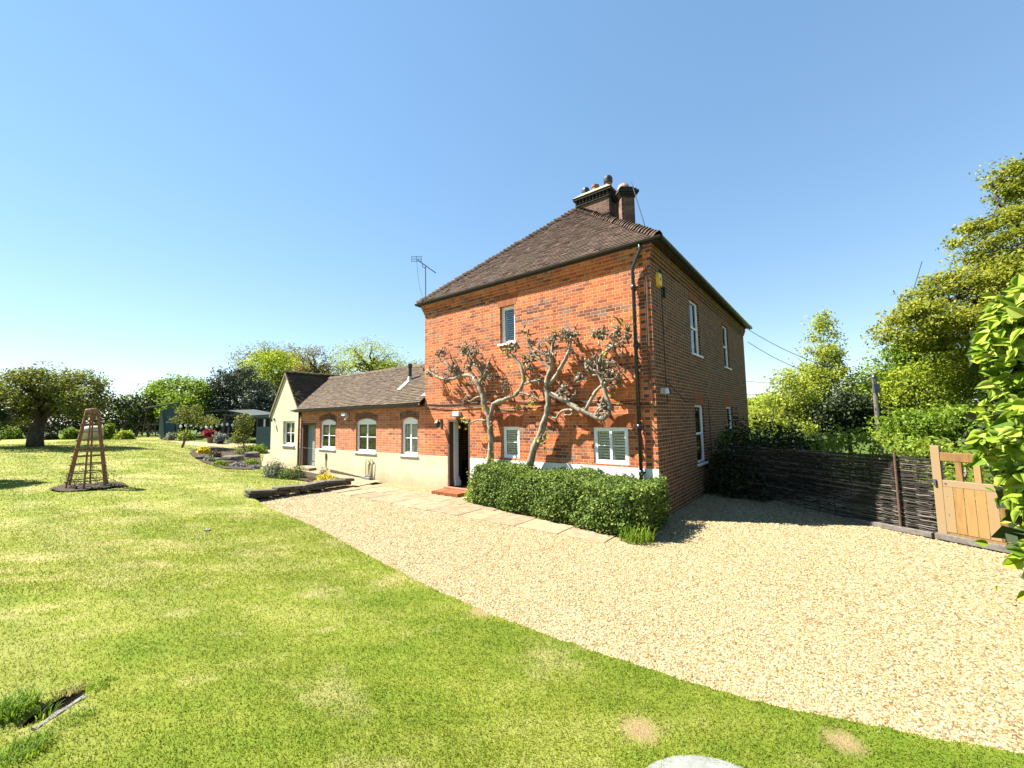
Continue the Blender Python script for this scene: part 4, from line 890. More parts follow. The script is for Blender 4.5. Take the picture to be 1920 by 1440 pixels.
chB = [([(862, 1150), (900, 1010), (940, 920), (965, 840), (985, 750), (990, 690), (975, 620), (985, 540), (1010, 470), (1010, 390), (1020, 310), (1040, 240)], .086, .024, .18, .27),
       ([(985, 600), (1040, 540), (1080, 470), (1120, 390), (1140, 330), (1145, 260)], .052, .024, .2, .28), ([(1005, 490), (950, 430), (900, 390), (865, 330), (845, 280), (850, 210)], .038, .014, .21, .27), ([(1010, 410), (950, 380), (900, 345)], .022, .01, .22, .26),
       ([(1000, 655), (1070, 690), (1130, 720), (1190, 760), (1250, 790), (1310, 815), (1370, 830), (1405, 790), (1410, 730), (1385, 660), (1370, 600), (1340, 520), (1340, 450), (1360, 390), (1400, 355), (1440, 330), (1500, 300), (1530, 250)], .062, .02, .2, .3),
       ([(1250, 770), (1290, 690), (1330, 630), (1390, 580), (1450, 550), (1510, 520)], .042, .016, .22, .28), ([(1345, 520), (1290, 490), (1255, 450)], .03, .014, .22, .26), ([(1310, 815), (1340, 760), (1390, 720)], .03, .02, .22, .24), ([(1365, 828), (1385, 880)], .02, .01, .22, .24),
       ([(985, 790), (1040, 830), (1080, 780), (1150, 770), (1150, 800), (1100, 805)], .03, .014, .19, .26), ([(1260, 550), (1200, 565)], .022, .012, .22, .26), ([(1070, 690), (1060, 640), (1110, 610), (1125, 650), (1080, 665)], .016, .008, .22, .26), ([(1150, 300), (1110, 240), (1080, 195)], .02, .009, .26, .3)]
knB = [(1035, 265, 22, .24), (1005, 380, 18, .24), (1150, 265, 30, .26), (1135, 350, 12, .18), (850, 230, 8, .18), (870, 310, 8, .16), (930, 370, 12, .2), (1345, 245, 22, .22), (1440, 310, 20, .24), (1500, 240, 16, .26), (1400, 520, 24, .26), (1300, 480, 18, .22), (1265, 450, 8, .16), (1440, 560, 18, .24), (1200, 560, 8, .14), (1095, 640, 12, .2), (1380, 740, 10, .18), (1350, 800, 10, .16), (950, 980, 8, .16), (1540, 260, 8, .2), (1390, 440, 12, .18), (860, 470, 10, .2), (1160, 690, 8, .16)]
lvB = [(1480, 165, 24, .10), (1375, 215, 8, .06), (1540, 210, 10, .10), (1090, 270, 6, .06), (1040, 220, 6, .06), (950, 990, 24, .11), (835, 410, 8, .08), (1385, 410, 6, .06), (1440, 660, 5, .1)]
espalier('wall_tree', 'bare pollarded tree trained on the brick wall right of the doorway, its trunk upright', chA, knA, lvA, 'pollarded trees trained on the front wall')
espalier('wall_tree', 'bare pollarded tree with leaning trunk between the two ground floor windows of the front wall', chB, knB, lvB, 'pollarded trees trained on the front wall')

# ------------------------------------------------------------------ clipped hedge under the wall trees
def hedge_front():
    root = thing('clipped_hedge', 'clipped dense green hedge along the front wall between doorway and corner', 'hedge', CORNER, ROTZ)
    n = 46000; xs = rng.uniform(-4.05, .12, n); k = rng.random(n)
    qf = np.interp(xs, [-4.6, -4.1, -.1, .12], [.95, .92, 1.62, 1.5]); top = .80-.07*(xs+4.5)/4.6+.05*np.sin(xs*3.1)+.03*np.sin(xs*7.7)
    P = np.zeros((n, 3)); P[:, 0] = xs
    face = k < .52; topf = (k >= .52) & (k < .84); end = k >= .84
    zt = rng.uniform(0.02, 1, n); P[:, 1] = -qf; P[:, 2] = zt*top
    bul = np.sin(np.clip(zt, 0, 1)*math.pi)**.5*.10-.09; P[:, 1] -= bul
    P[topf, 1] = -(qf*rng.random(n))[topf]; P[topf, 2] = top[topf]+.02*rng.normal(size=topf.sum())
    er = end & (rng.random(n) < .6); el = end & ~er
    P[er, 0] = .14+rng.normal(size=er.sum())*.04+.05*np.sin(zt[er]*3.1); P[er, 1] = -rng.uniform(.25, 1.58, er.sum()); P[el, 0] = -4.05+rng.normal(size=el.sum())*.05; P[el, 1] = -rng.uniform(.1, 1.0, el.sum())
    rr = np.clip((P[:, 2]-.66)/.15, 0, 1); P[:, 1] += np.where(face, rr*.07, 0)
    P += rng.normal(size=(n, 3))*np.array([.025, .035, .03]); lump = .05*np.sin(P[:, 0]*9+P[:, 2]*7)*np.cos(P[:, 2]*11+P[:, 0]*3); P[:, 1] -= lump*(face)
    sp_ = rng.random(n) < .04; P[sp_ & topf, 2] += rng.uniform(0, .09, (sp_ & topf).sum())
    P[:, 2] = np.maximum(P[:, 2], .02); P[:, 1] = np.minimum(P[:, 1], -.03)
    out = np.zeros((n, 3)); out[face] = (0, -.9, .1); out[topf] = (0, 0, .8)
    leaves('foliage', P, .047, L['hedge'], root, .45, .66, out)
    m = MB()
    for i in range(60):
        x = rng.uniform(-3.9, 0); y = -rng.uniform(.25, np.interp(x, [-4.6, -.1], [.75, 1.4])); m.tube(bent((x, y, -.03), (x+rng.normal()*.15, y+rng.normal()*.08, rng.uniform(.5, .65)), 4, .06), [.018, .014, .01, .006], 5, False)
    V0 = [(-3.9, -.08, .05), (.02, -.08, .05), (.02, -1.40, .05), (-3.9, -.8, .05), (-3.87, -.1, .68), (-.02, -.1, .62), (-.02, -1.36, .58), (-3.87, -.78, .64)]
    m.add(V0, [(0, 1, 2, 3), (4, 5, 6, 7), (0, 1, 5, 4), (1, 2, 6, 5), (2, 3, 7, 6), (3, 0, 4, 7)]); m.build('stems', plain('shaded hedge wood', (.016, .02, .01), .95, .1, .4, 20), root)  # stems plus an added dark box core that makes the hedge opaque
hedge_front()
plant('leafy_shrub', 'yellow green leafy shrub between the doorway step and the clipped hedge', 'shrub', W(4.22, .62, 0), (.30, .34, .66), L['hedgetop'], 2400, .06)
strap('grass_tuft', 'loose tuft of green grass at the right end of the clipped hedge', 'grass tuft', W(-.12, 1.55, -.02), .28, .28, L['longgrass'], 260, .012, droop=.8)

# ------------------------------------------------------------------ stone edged bed, rockery, obelisk
def rockmesh(mb, c_, r, n=1):
    V0 = []; F0 = []
    import bmesh
    b = bmesh.new(); bmesh.ops.create_icosphere(b, subdivisions=2, radius=1); vs = [np.array(v.co) for v in b.verts]; fs = [tuple(v.index for v in f.verts) for f in b.faces]; b.free()
    ph = rng.uniform(0, 6.28, 3)
    mb.add([np.array(c_)+np.sign(v)*np.abs(v)**.6*np.array(r)*(1+.12*math.sin(v[0]*3+ph[0])*math.cos(v[1]*4+ph[1])+rng.normal()*.03) for v in vs], fs)
a0, a1 = hit(473, 934), hit(662, 911)
root = thing('dry_stone_edging', 'low dark dry stone wall holding up the lawn at the end of the drive', 'wall', (a0+a1)/2)
m = MB(); cen = (a0+a1)/2; dv = a1-a0; Lw = np.linalg.norm(dv[:2]); dv = dv/np.linalg.norm(dv); sd = np.array([-dv[1], dv[0], 0]); mc = MB()
for row in range(1, 3):
    t = -.1
    while t < Lw-.1:
        l_ = min(rng.uniform(.25, .6) if row < 2 else rng.uniform(.45, .8), Lw+.02-t); h_ = .10 if row < 2 else .085
        zb = -.115+row*.10+.02*(1-t/Lw); c_ = dv*(t+l_/2-Lw/2)+sd*(rng.uniform(0, .05)+.08-.03*(row == 2)); c_[2] = zb+h_/2+.02
        mbx = m if row < 2 else mc; jj = rng.normal(size=3)*.02
        mbx.obox(c_, dv*(l_/2-.008)+np.array([0, 0, jj[0]*.7]), sd*(.14+abs(jj[1])), np.array([0, 0, h_/2])+sd*jj[2]*.3); t += l_
m.build('stone_courses', M_['rock'], root, bevel=.018, uv=False); mc.build('coping', M_['rock'], root, bevel=.022, uv=False)
bed1 = [hit(*p)[:2] for p in [(490, 876), (505, 892), (540, 899), (580, 905), (575, 914), (640, 907), (657, 906), (630, 897), (600, 892), (560, 884), (520, 878)]]
sheet('flower_bed', bed1, lambda x, y: zf(x, y)+.05, .3, M_['soil'])
bed2 = [hit(*p)[:2] for p in [(354, 851), (372, 842), (395, 838), (440, 843), (486, 845), (488, 862), (490, 875), (470, 882), (420, 880), (380, 868)]]
sheet('rockery_bed', bed2, lambda x, y: zf(x, y)+.04, .4, M_['soil'])
def px_plant(name, label, cat, px, py, wpx, hpx, mat, n, ls, **kw):
    b = hit(px, py); d = b[1]; r = wpx/2*d/FPX/stretch(px)**.5; h = hpx*d/FPX; return plant(name, label, cat, b+np.array([0, 0, .02]), (r, r*.8, h), mat, n, ls, **kw)
px_plant('yellow_perennial', 'bright yellow flowering clump at the right end of the stone edging', 'plant', 611, 909, 44, 24, L['yellow'], 1000, .05)
px_plant('silver_perennial', 'tall silver green clump at the left end of the bed beside the wing', 'plant', 514, 896, 50, 36, L['silver'], 1300, .07)
px_plant('green_mound', 'low green mound between the silver clump and the upright shrub', 'plant', 538, 899, 40, 24, L['hedge'], 900, .05)
px_plant('upright_shrub', 'dark upright little shrub in the bed opposite the stable door', 'shrub', 560, 898, 30, 30, L['hedge'], 800, .05)
px_plant('russet_plant', 'russet spindly plant behind the yellow flowering clump', 'plant', 608, 897, 26, 22, L['russet'], 300, .05)
px_plant('creeping_mat', 'low grey brown mat plant on the soil left of the yellow clump', 'plant', 585, 903, 36, 9, L['russet'], 300, .04)
px_plant('yellow_perennial', 'golden clump at the far left of the rockery', 'plant', 381, 851, 26, 16, L['yellow'], 900, .10)
px_plant('heather_mound', 'dark russet heather mound beside the golden clump in the rockery', 'plant', 403, 858, 26, 15, L['russet'], 700, .08)
px_plant('alpine_mound', 'silver grey alpine mound at the front of the rockery', 'plant', 392, 866, 30, 11, L['silver'], 700, .07)
px_plant('alpine_mound', 'green spreading mound at the near edge of the rockery', 'plant', 412, 874, 34, 11, L['fresh'], 800, .07)
px_plant('lavender', 'mauve flowered lavender in the middle of the rockery', 'plant', 445, 876, 36, 10, L['mauve'], 700, .07)
px_plant('lavender', 'mauve flowered mat at the right end of the rockery by the path', 'plant', 477, 880, 26, 8, L['mauve'], 500, .06)
px_plant('alpine_mound', 'bright green mound at the right end of the rockery above the mauve mat', 'plant', 470, 872, 34, 13, L['fresh'], 800, .06)
px_plant('rockery_shrub', 'loose small leafy shrub on top of the rockery', 'shrub', 455, 852, 34, 24, L['apple'], 600, .08)
for lab, px, py, wx, hx in (('flat grey stone at the front left of the rockery', 375, 862, 16, 6), ('grey stone under the heather mound', 405, 866, 18, 6), ('long dark stone along the middle of the rockery', 436, 863, 34, 8), ('dark stone block in the rockery beside the path', 472, 858, 24, 9)):
    b = hit(px, py); k = b[1]/FPX; m = MB(); rockmesh(m, (0, 0, hx*k*.4), (wx*k/2, wx*k*.35, hx*k*.8)); o = m.build('rockery_stone', M_['rock'], uv=False); o.location = tuple(b); tag(o, lab, 'stone', 'rockery stones')
# obelisk
b = hit(163, 914); k = b[1]/FPX
sp_ = MB(); sheet('obelisk_soil', [(b[0]+.10+.82*(1+.1*math.sin(5*t))*math.cos(t), b[1]-.05+.62*(1+.08*math.cos(4*t))*math.sin(t)) for t in np.linspace(0, 6.28, 36)[:-1]], lambda x, y: zf(x, y)+.05, .25, M_['soil'], bumpy=.012)
ob = thing('garden_obelisk', 'tall red brown wooden obelisk trellis standing in a round bed on the lawn', 'trellis', b)
HO = 2.06; R0, R1 = .43, .12; NL = 6
ang0 = math.radians(8)
for i in range(NL):
    t = ang0+i*2*math.pi/NL; m = MB(); m.bar((R0*math.cos(t), R0*math.sin(t), -.02), (R1*math.cos(t), R1*math.sin(t), HO), .036, .036, (math.cos(t), math.sin(t), 0)); m.build('leg', M_['trellis'], ob)
for j in range(9):
    z = .20+j*.212; r = R0+(R1-R0)*z/HO; m = MB()
    for i in range(NL):
        t, t2 = ang0+i*2*math.pi/NL, ang0+(i+1)*2*math.pi/NL; p, q = np.array([r*math.cos(t), r*math.sin(t), z]), np.array([r*math.cos(t2), r*math.sin(t2), z]); e = unit(q-p)*.03
        nrm = unit((p+q)*np.array([1, 1, 0]))*.03; m.bar(p-e+nrm, q+e+nrm, .015, .028)
    m.build('rail', M_['trellis'], ob)
m = MB(); m.lathe((0, 0, HO-.02), [(R1*.9, -.06), (R1*1.16, -.05), (R1*1.2, .02), (R1*1.05, .05), (.01, .06)], 12); m.build('cap', M_['trellis'], ob)
m = MB()
for i in range(6):
    t = ang0+i*2*math.pi/6+.5; p = np.array([R0*.9*math.cos(t), R0*.9*math.sin(t), 0]); m.tube(bent(p, p*.85+np.array([rng.normal()*.1, rng.normal()*.1, rng.uniform(.4, .9)]), 5, .08), .006, 4, False)
cl = thing('climbing_plant', 'thin young climber on the lower rails of the garden obelisk', 'climber', b); m.build('stem', M_['twig'], cl, uv=False)
P = np.concatenate([np.array([R0*.95*math.cos(t), R0*.95*math.sin(t), 0])+np.abs(rng.normal(size=(45, 3)))*np.array([.12, .12, .32])*np.array([rng.choice([-1, 1]), rng.choice([-1, 1]), 1]) for t in np.linspace(0, 6.28, 8)]); leaves('foliage', P, .055, L['silver'], cl)
m = MB(); bb_ = hit(389, 997); rockmesh(m, (0, 0, .02), (.055, .04, .025)); o = m.build('loose_stone', M_['rock_pale'], uv=False); o.location = tuple(bb_); tag(o, 'small loose stone lying alone on the lawn', 'stone')

# ------------------------------------------------------------------ the sunken gap and round cover in the near lawn
th = TH; ca, sa = math.cos(th), math.sin(th); kc = (_k0+_k1)/2
hp_ = thing('sunken_kerb', 'old pale stone kerb edge beside a dark hole in the near corner of the lawn', 'kerb', (kc[0], kc[1], HOLE[2]), th)
m = MB(); V0 = []
for i in range(9):
    t = (i/8-.5)*KL; wv = .004*math.sin(i*1.3); bow = .012*(1-(2*i/8-1)**2)
    V0 += [(t, -.024+bow+wv, -.08), (t, -.020+bow+wv, .018+.004*math.sin(i*2.1)), (t, .012+bow-wv, .024+.003*math.cos(i*1.7)), (t, .016+bow-wv, -.08)]
m.add(V0, [(4*i+j, 4*i+(j+1) % 4, 4*i+4+(j+1) % 4, 4*i+4+j) for i in range(8) for j in range(4)]+[(0, 1, 2, 3), (35, 34, 33, 32)]); m.build('kerbstone', M_['rock_pale'], hp_, bevel=.004)
hs = sheet('hole_soil', [(HOLE[0]+.19*math.cos(t)*ca-.08*math.sin(t)*sa, HOLE[1]+.19*math.cos(t)*sa+.08*math.sin(t)*ca) for t in np.linspace(0, 6.28, 30)[:-1]], lambda x, y: lawn_z(x, y)+.006, .015, plain('darkened hole earth', (.010, .008, .006), 1., 0, .3))  # near-black colour gives the shallow hole the darkness of a deeper one
for lab, px, py, rad, hh, n, mt, wd_ in (('tall green grass at the left edge of the photo beside the dark hole', 18, 1345, .13, .13, 420, 'longgrass', .006), ('rough grass at the bottom left corner below the sunken kerb', 40, 1420, .13, .075, 420, 'longgrass', .005), ('dry straw coloured grass hanging over the dark hole', 135, 1297, .085, .04, 90, 'straw', .004), ('grass tuft at the right end of the sunken kerb', 190, 1290, .09, .05, 200, 'longgrass', .004), ('low grass fringe along the front of the sunken kerb', 140, 1352, .10, .045, 260, 'longgrass', .004), ('thin grass blades leaning across the dark hole', 84, 1345, .05, .07, 40, 'longgrass', .004)):
    b = hit(px, py); strap('grass_tuft', lab, 'grass tuft', (b[0], b[1], b[2]+.005), rad, hh, L[mt], n, wd_, droop=.8)
dcp = hit(1290, 1427); RD = .45
m = MB(); m.lathe((0, 0, 0), [(RD+.015, -.05), (RD+.015, .018), (RD, .024), (RD-.05, .028), (RD-.055, .034), (.01, .04)], 64); o = m.build('round_cover', M_['cover'], uv=False); o.location = (dcp[0]+.0, dcp[1]-RD, 0.0); tag(o, 'pale round inspection cover set in the near lawn at the bottom edge', 'cover')

for lab, dx, n in (('short grass growing over the left rim of the pale round cover', -.24, 260), ('short grass growing over the right rim of the pale round cover', .20, 220)):
    strap('grass_tuft', lab, 'grass tuft', (dcp[0]+dx, dcp[1]-RD+math.sqrt(RD*RD-dx*dx)+.03, .012), .12, .035, L['longgrass'], n, .003, droop=.8)
# ------------------------------------------------------------------ gate, wattle fence
G0 = np.array([6.62, 6.62, 0.]); G1 = np.array([7.56, 4.11, 0.]); gd = unit(G1-G0); gl = np.linalg.norm(G1-G0); gn = np.array([gd[1], -gd[0], 0])*-1
gate = thing('wooden_gate', 'golden wooden garden gate with boarded lower half and open slatted top', 'gate', G0, math.atan2(gd[1], gd[0]))
m = MB(); m.box(-.0, .11, -.035, .035, .06, 1.42); m.build('stile', M_['gate'], gate, bevel=.006)
m = MB(); m.box(gl-.11, gl, -.035, .035, .06, 1.42); m.build('stile', M_['gate'], gate, bevel=.006)
m = MB(); m.box(.11, gl-.11, -.028, .028, 1.19, 1.32); m.build('top_rail', M_['gate'], gate, bevel=.006)
m = MB(); m.box(.11, gl-.11, -.03, .03, .80, .90); m.build('middle_rail', M_['gate'], gate, bevel=.006)
m = MB(); m.box(.11, gl-.11, -.03, .03, .07, .2); m.build('bottom_rail', M_['gate'], gate, bevel=.006)
for k in range(12):
    x = .27+k*.2
    if x < gl-.2: m = MB(); m.box(x, x+.075, -.022, .022, .90, 1.19); m.build('baluster', M_['gate'], gate, bevel=.004)
nb = int((gl-.22)/.115)
for k in range(nb): m = MB(); x = .11+k*(gl-.22)/nb; m.box(x+.003, x+(gl-.22)/nb-.003, -.036, -.0305, .12, .80); m.build('board', M_['gate'], gate)
m = MB(); m.tube([(.03, -.05, .85), (.03, -.036, .85)], .018, 8); m.box(.015, .045, -.06, -.036, .80, .90); m.build('latch', M_['steel'], gate)
F0 = np.array([6.60, 6.72]); FP = [np.array([6.66, 6.45]), F0, np.array([6.50, 7.02]), np.array([6.22, 7.9]), np.array([6.05, 8.8]), np.array([5.85, 9.7]), np.array([5.35, 10.5])]
FL = smoothline(FP, .14); seg = np.array(FL); cum = np.concatenate([[0], np.cumsum(np.linalg.norm(np.diff(seg, axis=0), axis=1))])
def falong(t): return np.array([np.interp(t, cum, seg[:, 0]), np.interp(t, cum, seg[:, 1])])
def fnorm(t): d_ = unit(falong(t+.05)-falong(t-.05)); return np.array([d_[1], -d_[0]])
fence_w = thing('wattle_fence', 'dark woven wattle hurdle fence running from the gate back to the house shrubs', 'fence', (F0[0], F0[1], 0)); ref = np.array([F0[0], F0[1], 0])
m = MB(); rows = 74; stk = .17
for r in range(rows):
    z0 = .02+r*1.2/rows; t = rng.uniform(0, .3)
    while t < cum[-1]-.1:
        l_ = min(rng.uniform(.9, 1.9), cum[-1]-t); pts = []; k = 0; rad = rng.uniform(.007, .0125); zz = z0+rng.normal()*.006; sl = rng.normal()*.007
        while k <= l_+.001:
            tt = t+k; sgn = math.cos(math.pi*tt/stk+math.pi*r); p2 = falong(tt)+fnorm(tt)*sgn*.012; pts.append((p2[0]-ref[0], p2[1]-ref[1], zz+sl*k+rng.normal()*.004)); k += stk/2
        if len(pts) > 2: m.tube(pts, np.linspace(rad, rad*.7, len(pts)), 5)
        t += l_*.96
m.build('woven_rods', M_['wattle'], fence_w, uv=False)
m = MB(); t = .05
while t < cum[-1]: p2 = falong(t)-ref[:2]; m.tube([(p2[0], p2[1], -.05), (p2[0], p2[1], 1.19+rng.uniform(0, .03))], .008, 5); t += stk*2
m.build('uprights', M_['soot'], fence_w)
for t in (.66,):
    p2 = falong(t)-ref[:2]-fnorm(t)*.0+np.array([-.045, -.02]); m = MB(); m.tube([(p2[0], p2[1], -.05), (p2[0]+.005, p2[1], 1.30)], [.02, .018], 8); m.build('post', M_['dark_wood'], fence_w)
kb = thing('timber_kerb', 'weathered timber beam along the foot of the gate and wattle fence', 'beam', (F0[0], F0[1], 0)); m = MB()
m.bar((G0[0]-ref[0]-.05, G0[1]-ref[1], .035), (G1[0]-ref[0]-.05, G1[1]-ref[1], .035), .10, .09); m.build('beam', M_['grey_timber'], kb, bevel=.01)
m = MB(); p = falong(1.4)-ref[:2]; m.bar((p[0]-.06, p[1], .0), (-.06, -.08, .03), .08, .08); m.build('beam', M_['grey_timber'], kb, bevel=.01)

# ------------------------------------------------------------------ foreground lime hedge on the right: broad leaves one by one
def bigleaves(name, P, size, mat, parent, face):
    n = len(P); s_ = size*rng.uniform(.55, 1.25, n); prof = [(0, 0), (.12, .30), (.32, .46), (.55, .40), (.8, .2), (1, 0)]
    V = np.zeros((n, 16, 3)); nrm = unit(rng.normal(size=(n, 3))*.5+np.array(face)); dr = rng.normal(size=(n, 3))*.6+np.array([-.5, -.15, -.55]); a = unit(dr-(dr*nrm).sum(1, keepdims=True)*nrm); b = np.cross(nrm, a); curl = rng.uniform(.05, .35, n)
    idx = 0; ring = []
    for i, (t, w_) in enumerate(prof):
        c_ = P+a*(t*s_)[:, None]-nrm*(curl*t*t*s_)[:, None]
        for sgn in (-1, 0, 1):
            if w_ == 0 and sgn: continue
            V[:, idx] = c_+b*(sgn*w_*s_*.78)[:, None]+nrm*(abs(sgn)*w_*s_*(.22+.14*((np.arange(n)*7) % 5)/4))[:, None]; ring.append((i, sgn, idx)); idx += 1
    d_ = {(i, s0): k for i, s0, k in ring}; fs = []
    for s0 in (-1, 1):
        fs.append((d_[(0, 0)], d_[(1, s0)], d_[(1, 0)], d_[(1, 0)]))
        for i in range(1, 4): fs.append((d_[(i, 0)], d_[(i, s0)], d_[(i+1, s0)], d_[(i+1, 0)]))
        fs.append((d_[(4, 0)], d_[(4, s0)], d_[(5, 0)], d_[(5, 0)]))
    Vv = V[:, :idx].reshape(-1, 3); q = [f for f in fs if f[2] != f[3]]; t3 = [f[:3] for f in fs if f[2] == f[3]]
    F = [tuple(i+idx*k for i in f) for k in range(n) for f in q+t3]
    me = bpy.data.meshes.new(name); me.from_pydata(Vv.tolist(), [], F); me.update(); me.polygons.foreach_set('use_smooth', [True]*len(me.polygons)); return link(name, me, mat, parent)
hb = np.array([5.05, 3.6, 0]); lh = thing('lime_hedge', 'tall hedge of broad bright yellow green leaves at the right edge, close by', 'hedge', hb)
left_px = [(540, 1890), (600, 1862), (640, 1838), (700, 1850), (760, 1838), (830, 1845), (900, 1880), (960, 1888), (1010, 1902), (1060, 1915)]
P = []; n = 6400; sprays = []
for i in range(70):
    py = rng.uniform(520, 1075); ed = np.interp(py, [p[0] for p in left_px], [p[1] for p in left_px]); sprays.append((py, ed+rng.uniform(-4, 90), 3.1+rng.normal()*.16))
for i in range(n):
    if rng.random() < .5:
        py0, px0, d0 = sprays[rng.integers(70)]; py = py0+rng.normal()*17; px = px0+abs(rng.normal())*42-6; dp = d0+rng.normal()*.07+.001*(px-px0)
    else:
        py = rng.uniform(515, 1085); ed = np.interp(py, [p[0] for p in left_px], [p[1] for p in left_px]); px = ed+40+abs(rng.normal())*150; dp = 3.25+rng.normal()*.12+.0012*(px-ed)+abs(rng.normal())*.22
    P.append(at(px, py, dp)-hb)
for i in range(900): P.append(np.array([rng.normal()*.22+.2, rng.normal()*.25+.1, rng.uniform(.1, 1.3)]))
bigleaves('foliage', np.array(P), .100, L['beech'], lh, (-.45, -.45, .7))
m = MB()
for i in range(34):
    e_ = P[rng.integers(n)]
    if e_[2] < 1.7: continue
    m.tube(bent((.25+abs(rng.normal())*.15, rng.normal()*.4, -.05), e_, 6, .04), np.linspace(.022, .004, 6), 5, False)
m.build('stems', M_['twig'], lh, uv=False)
ins = np.array(P)[rng.random(len(P)) < .45]+np.array([.28, .30, 0]); leaves('inner_shade_foliage', ins, .15, L['dark'], lh, .2, .7)  # dark leaves behind the bright ones, inner shade put into their colour

# ------------------------------------------------------------------ right hand planting and trees
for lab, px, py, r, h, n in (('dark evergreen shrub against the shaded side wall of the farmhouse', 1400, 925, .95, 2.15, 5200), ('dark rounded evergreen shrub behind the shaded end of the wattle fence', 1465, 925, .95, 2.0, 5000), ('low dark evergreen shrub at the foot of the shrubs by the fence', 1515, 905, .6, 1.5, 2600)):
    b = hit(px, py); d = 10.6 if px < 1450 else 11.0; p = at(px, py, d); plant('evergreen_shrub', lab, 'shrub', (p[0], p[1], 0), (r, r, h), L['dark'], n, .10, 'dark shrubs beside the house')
def long_hedge(name, label, pts, width, h, mat, n, ls, stem='twig', z0=0., group=None):
    pts = [np.array(p, float) for p in pts]; root = thing(name, label, 'hedge', (*pts[0], float(zf(*pts[0]))), 0, group); A = np.array(pts); cl_ = np.concatenate([[0], np.cumsum(np.linalg.norm(np.diff(A, axis=0), axis=1))])
    t = rng.uniform(0, cl_[-1], n); c_ = np.stack([np.interp(t, cl_, A[:, 0]), np.interp(t, cl_, A[:, 1])], 1); d_ = unit(A[-1]-A[0]); nn = np.array([-d_[1], d_[0]]); th_ = rng.uniform(0, math.pi, n)
    bump_ = 1+.10*np.sin(t*1.7)+.06*np.sin(t*4.3+1); y = np.cos(th_); z = np.abs(np.sin(th_))**.4; rr = rng.uniform(.82, 1.06, n)
    P = np.column_stack([c_+nn*(np.sign(y)*np.abs(y)**.5*width/2*rr)[:, None], z*h*bump_*rr*rng.uniform(.25, 1., n)**np.where(np.abs(y) > .6, 1., .12)]); P[:, 2] += zf(P[:, 0], P[:, 1]); P[:, :2] += rng.normal(size=(n, 2))*.06
    P -= np.array(root.location); leaves('foliage', P, ls, mat, root, .4)
    m = MB(); k = 0.
    while k < cl_[-1]:
        x, y_ = np.interp(k, cl_, A[:, 0]), np.interp(k, cl_, A[:, 1]); b0 = np.array([x, y_, float(zf(x, y_))])-np.array(root.location); m.tube(bent(b0-np.array([0, 0, .05]), b0+np.array([rng.normal()*.2, rng.normal()*.2, h*.75]), 4, .05), [.05, .04, .03, .01], 5, False); k += .5
    m.build('stems', M_[stem], root, uv=False); return root
long_hedge('field_hedge', 'trimmed green hedge just behind the wattle fence and gate', [(5.4, 13.5), (9.0, 10.2), (9.6, 6.5), (9.4, 3)], 1.5, 1.38, L['hedgetop'], 15000, .10)
T = lambda px, py, d: at(px, py, d)
def blob(px, py, d, rx, rz, ry=None):                   # ellipsoid from its middle and half sizes in the view's scale
    k = d/FPX; st = stretch(px); return (at(px, py, d), (rx*k/st, (ry or rx)*k/st, rz*k))
def based(px, d): p = at(px, 800, d); return np.array([p[0], p[1], float(zf(p[0], p[1]))])
tree('young_beech', 'slender pale green young tree with a pointed open top behind the hedge', 'tree', based(1545, 20), [blob(1545, 740, 20, 72, 60), blob(1540, 690, 20, 50, 50), blob(1548, 640, 20, 30, 50), blob(1543, 600, 20, 12, 28)], L['birch'], M_['bark_grey'], 250, 50, .13, .27, .055, .45, 34, shell=.4)
tree('oak_tree', 'large spreading oak with layered yellow green foliage filling the right side', 'tree', based(1990, 17), [blob(1790, 560, 17, 110, 55), blob(1740, 610, 16, 95, 45), blob(1890, 450, 17, 110, 60), blob(1960, 380, 18, 100, 80), blob(1850, 640, 16, 150, 70), blob(1990, 560, 18, 160, 130), blob(1900, 340, 17.5, 50, 40), blob(1900, 545, 16.5, 120, 70)], L['oak'], M_['bark'], 450, 150, .145, .42, .34, .45, 36, flat=.6, shell=.5, up=.8)
tree('hazel_tree', 'bushy bright green tree under the oak at the field edge', 'tree', based(1740, 18.5), [blob(1720, 735, 18.5, 90, 55), blob(1810, 740, 18, 70, 60), blob(1660, 765, 18.5, 45, 38)], L['lime'], M_['bark'], 170, 95, .16, .42, .14, .3, 14)
tree('field_maple', 'dense bright green tree behind the telegraph pole', 'tree', based(1690, 24), [blob(1690, 700, 24, 50, 55), blob(1740, 680, 24, 60, 50), blob(1640, 730, 24, 35, 35)], L['fresh'], M_['bark'], 140, 80, .2, .5, .16, .3, 12)
tree('hawthorn', 'low yellow green tree left of the slender pale tree', 'tree', based(1478, 19), [blob(1480, 735, 19, 35, 45), blob(1450, 765, 19, 32, 30), blob(1510, 775, 19, 32, 28), blob(1430, 790, 18.5, 34, 24), blob(1490, 800, 18.5, 40, 22)], L['birch'], M_['bark_grey'], 150, 55, .13, .32, .09, .4, 14)
tree('hawthorn', 'dark leaved bush beneath the slender pale tree', 'tree', based(1590, 18.5), [blob(1590, 775, 18.5, 45, 32), blob(1635, 785, 18.5, 35, 28), blob(1545, 785, 18.2, 28, 30)], L['dark'], M_['bark'], 110, 90, .14, .35, .08, .3, 8)
tree('field_maple', 'low round green bush at the foot of the oak', 'tree', based(1790, 16), [blob(1790, 790, 16, 60, 26), blob(1700, 800, 16, 50, 20), blob(1840, 785, 16, 50, 30)], L['fresh'], M_['bark'], 120, 90, .14, .35, .08, .3, 8)
strap('dry_grass', 'clump of pale dry grass at the left end of the trimmed green hedge', 'grass tuft', at(1545, 845, 12.5)*np.array([1, 1, 0])+np.array([0, 0, .5]), .5, .9, L['straw'], 200, .012, droop=.5)
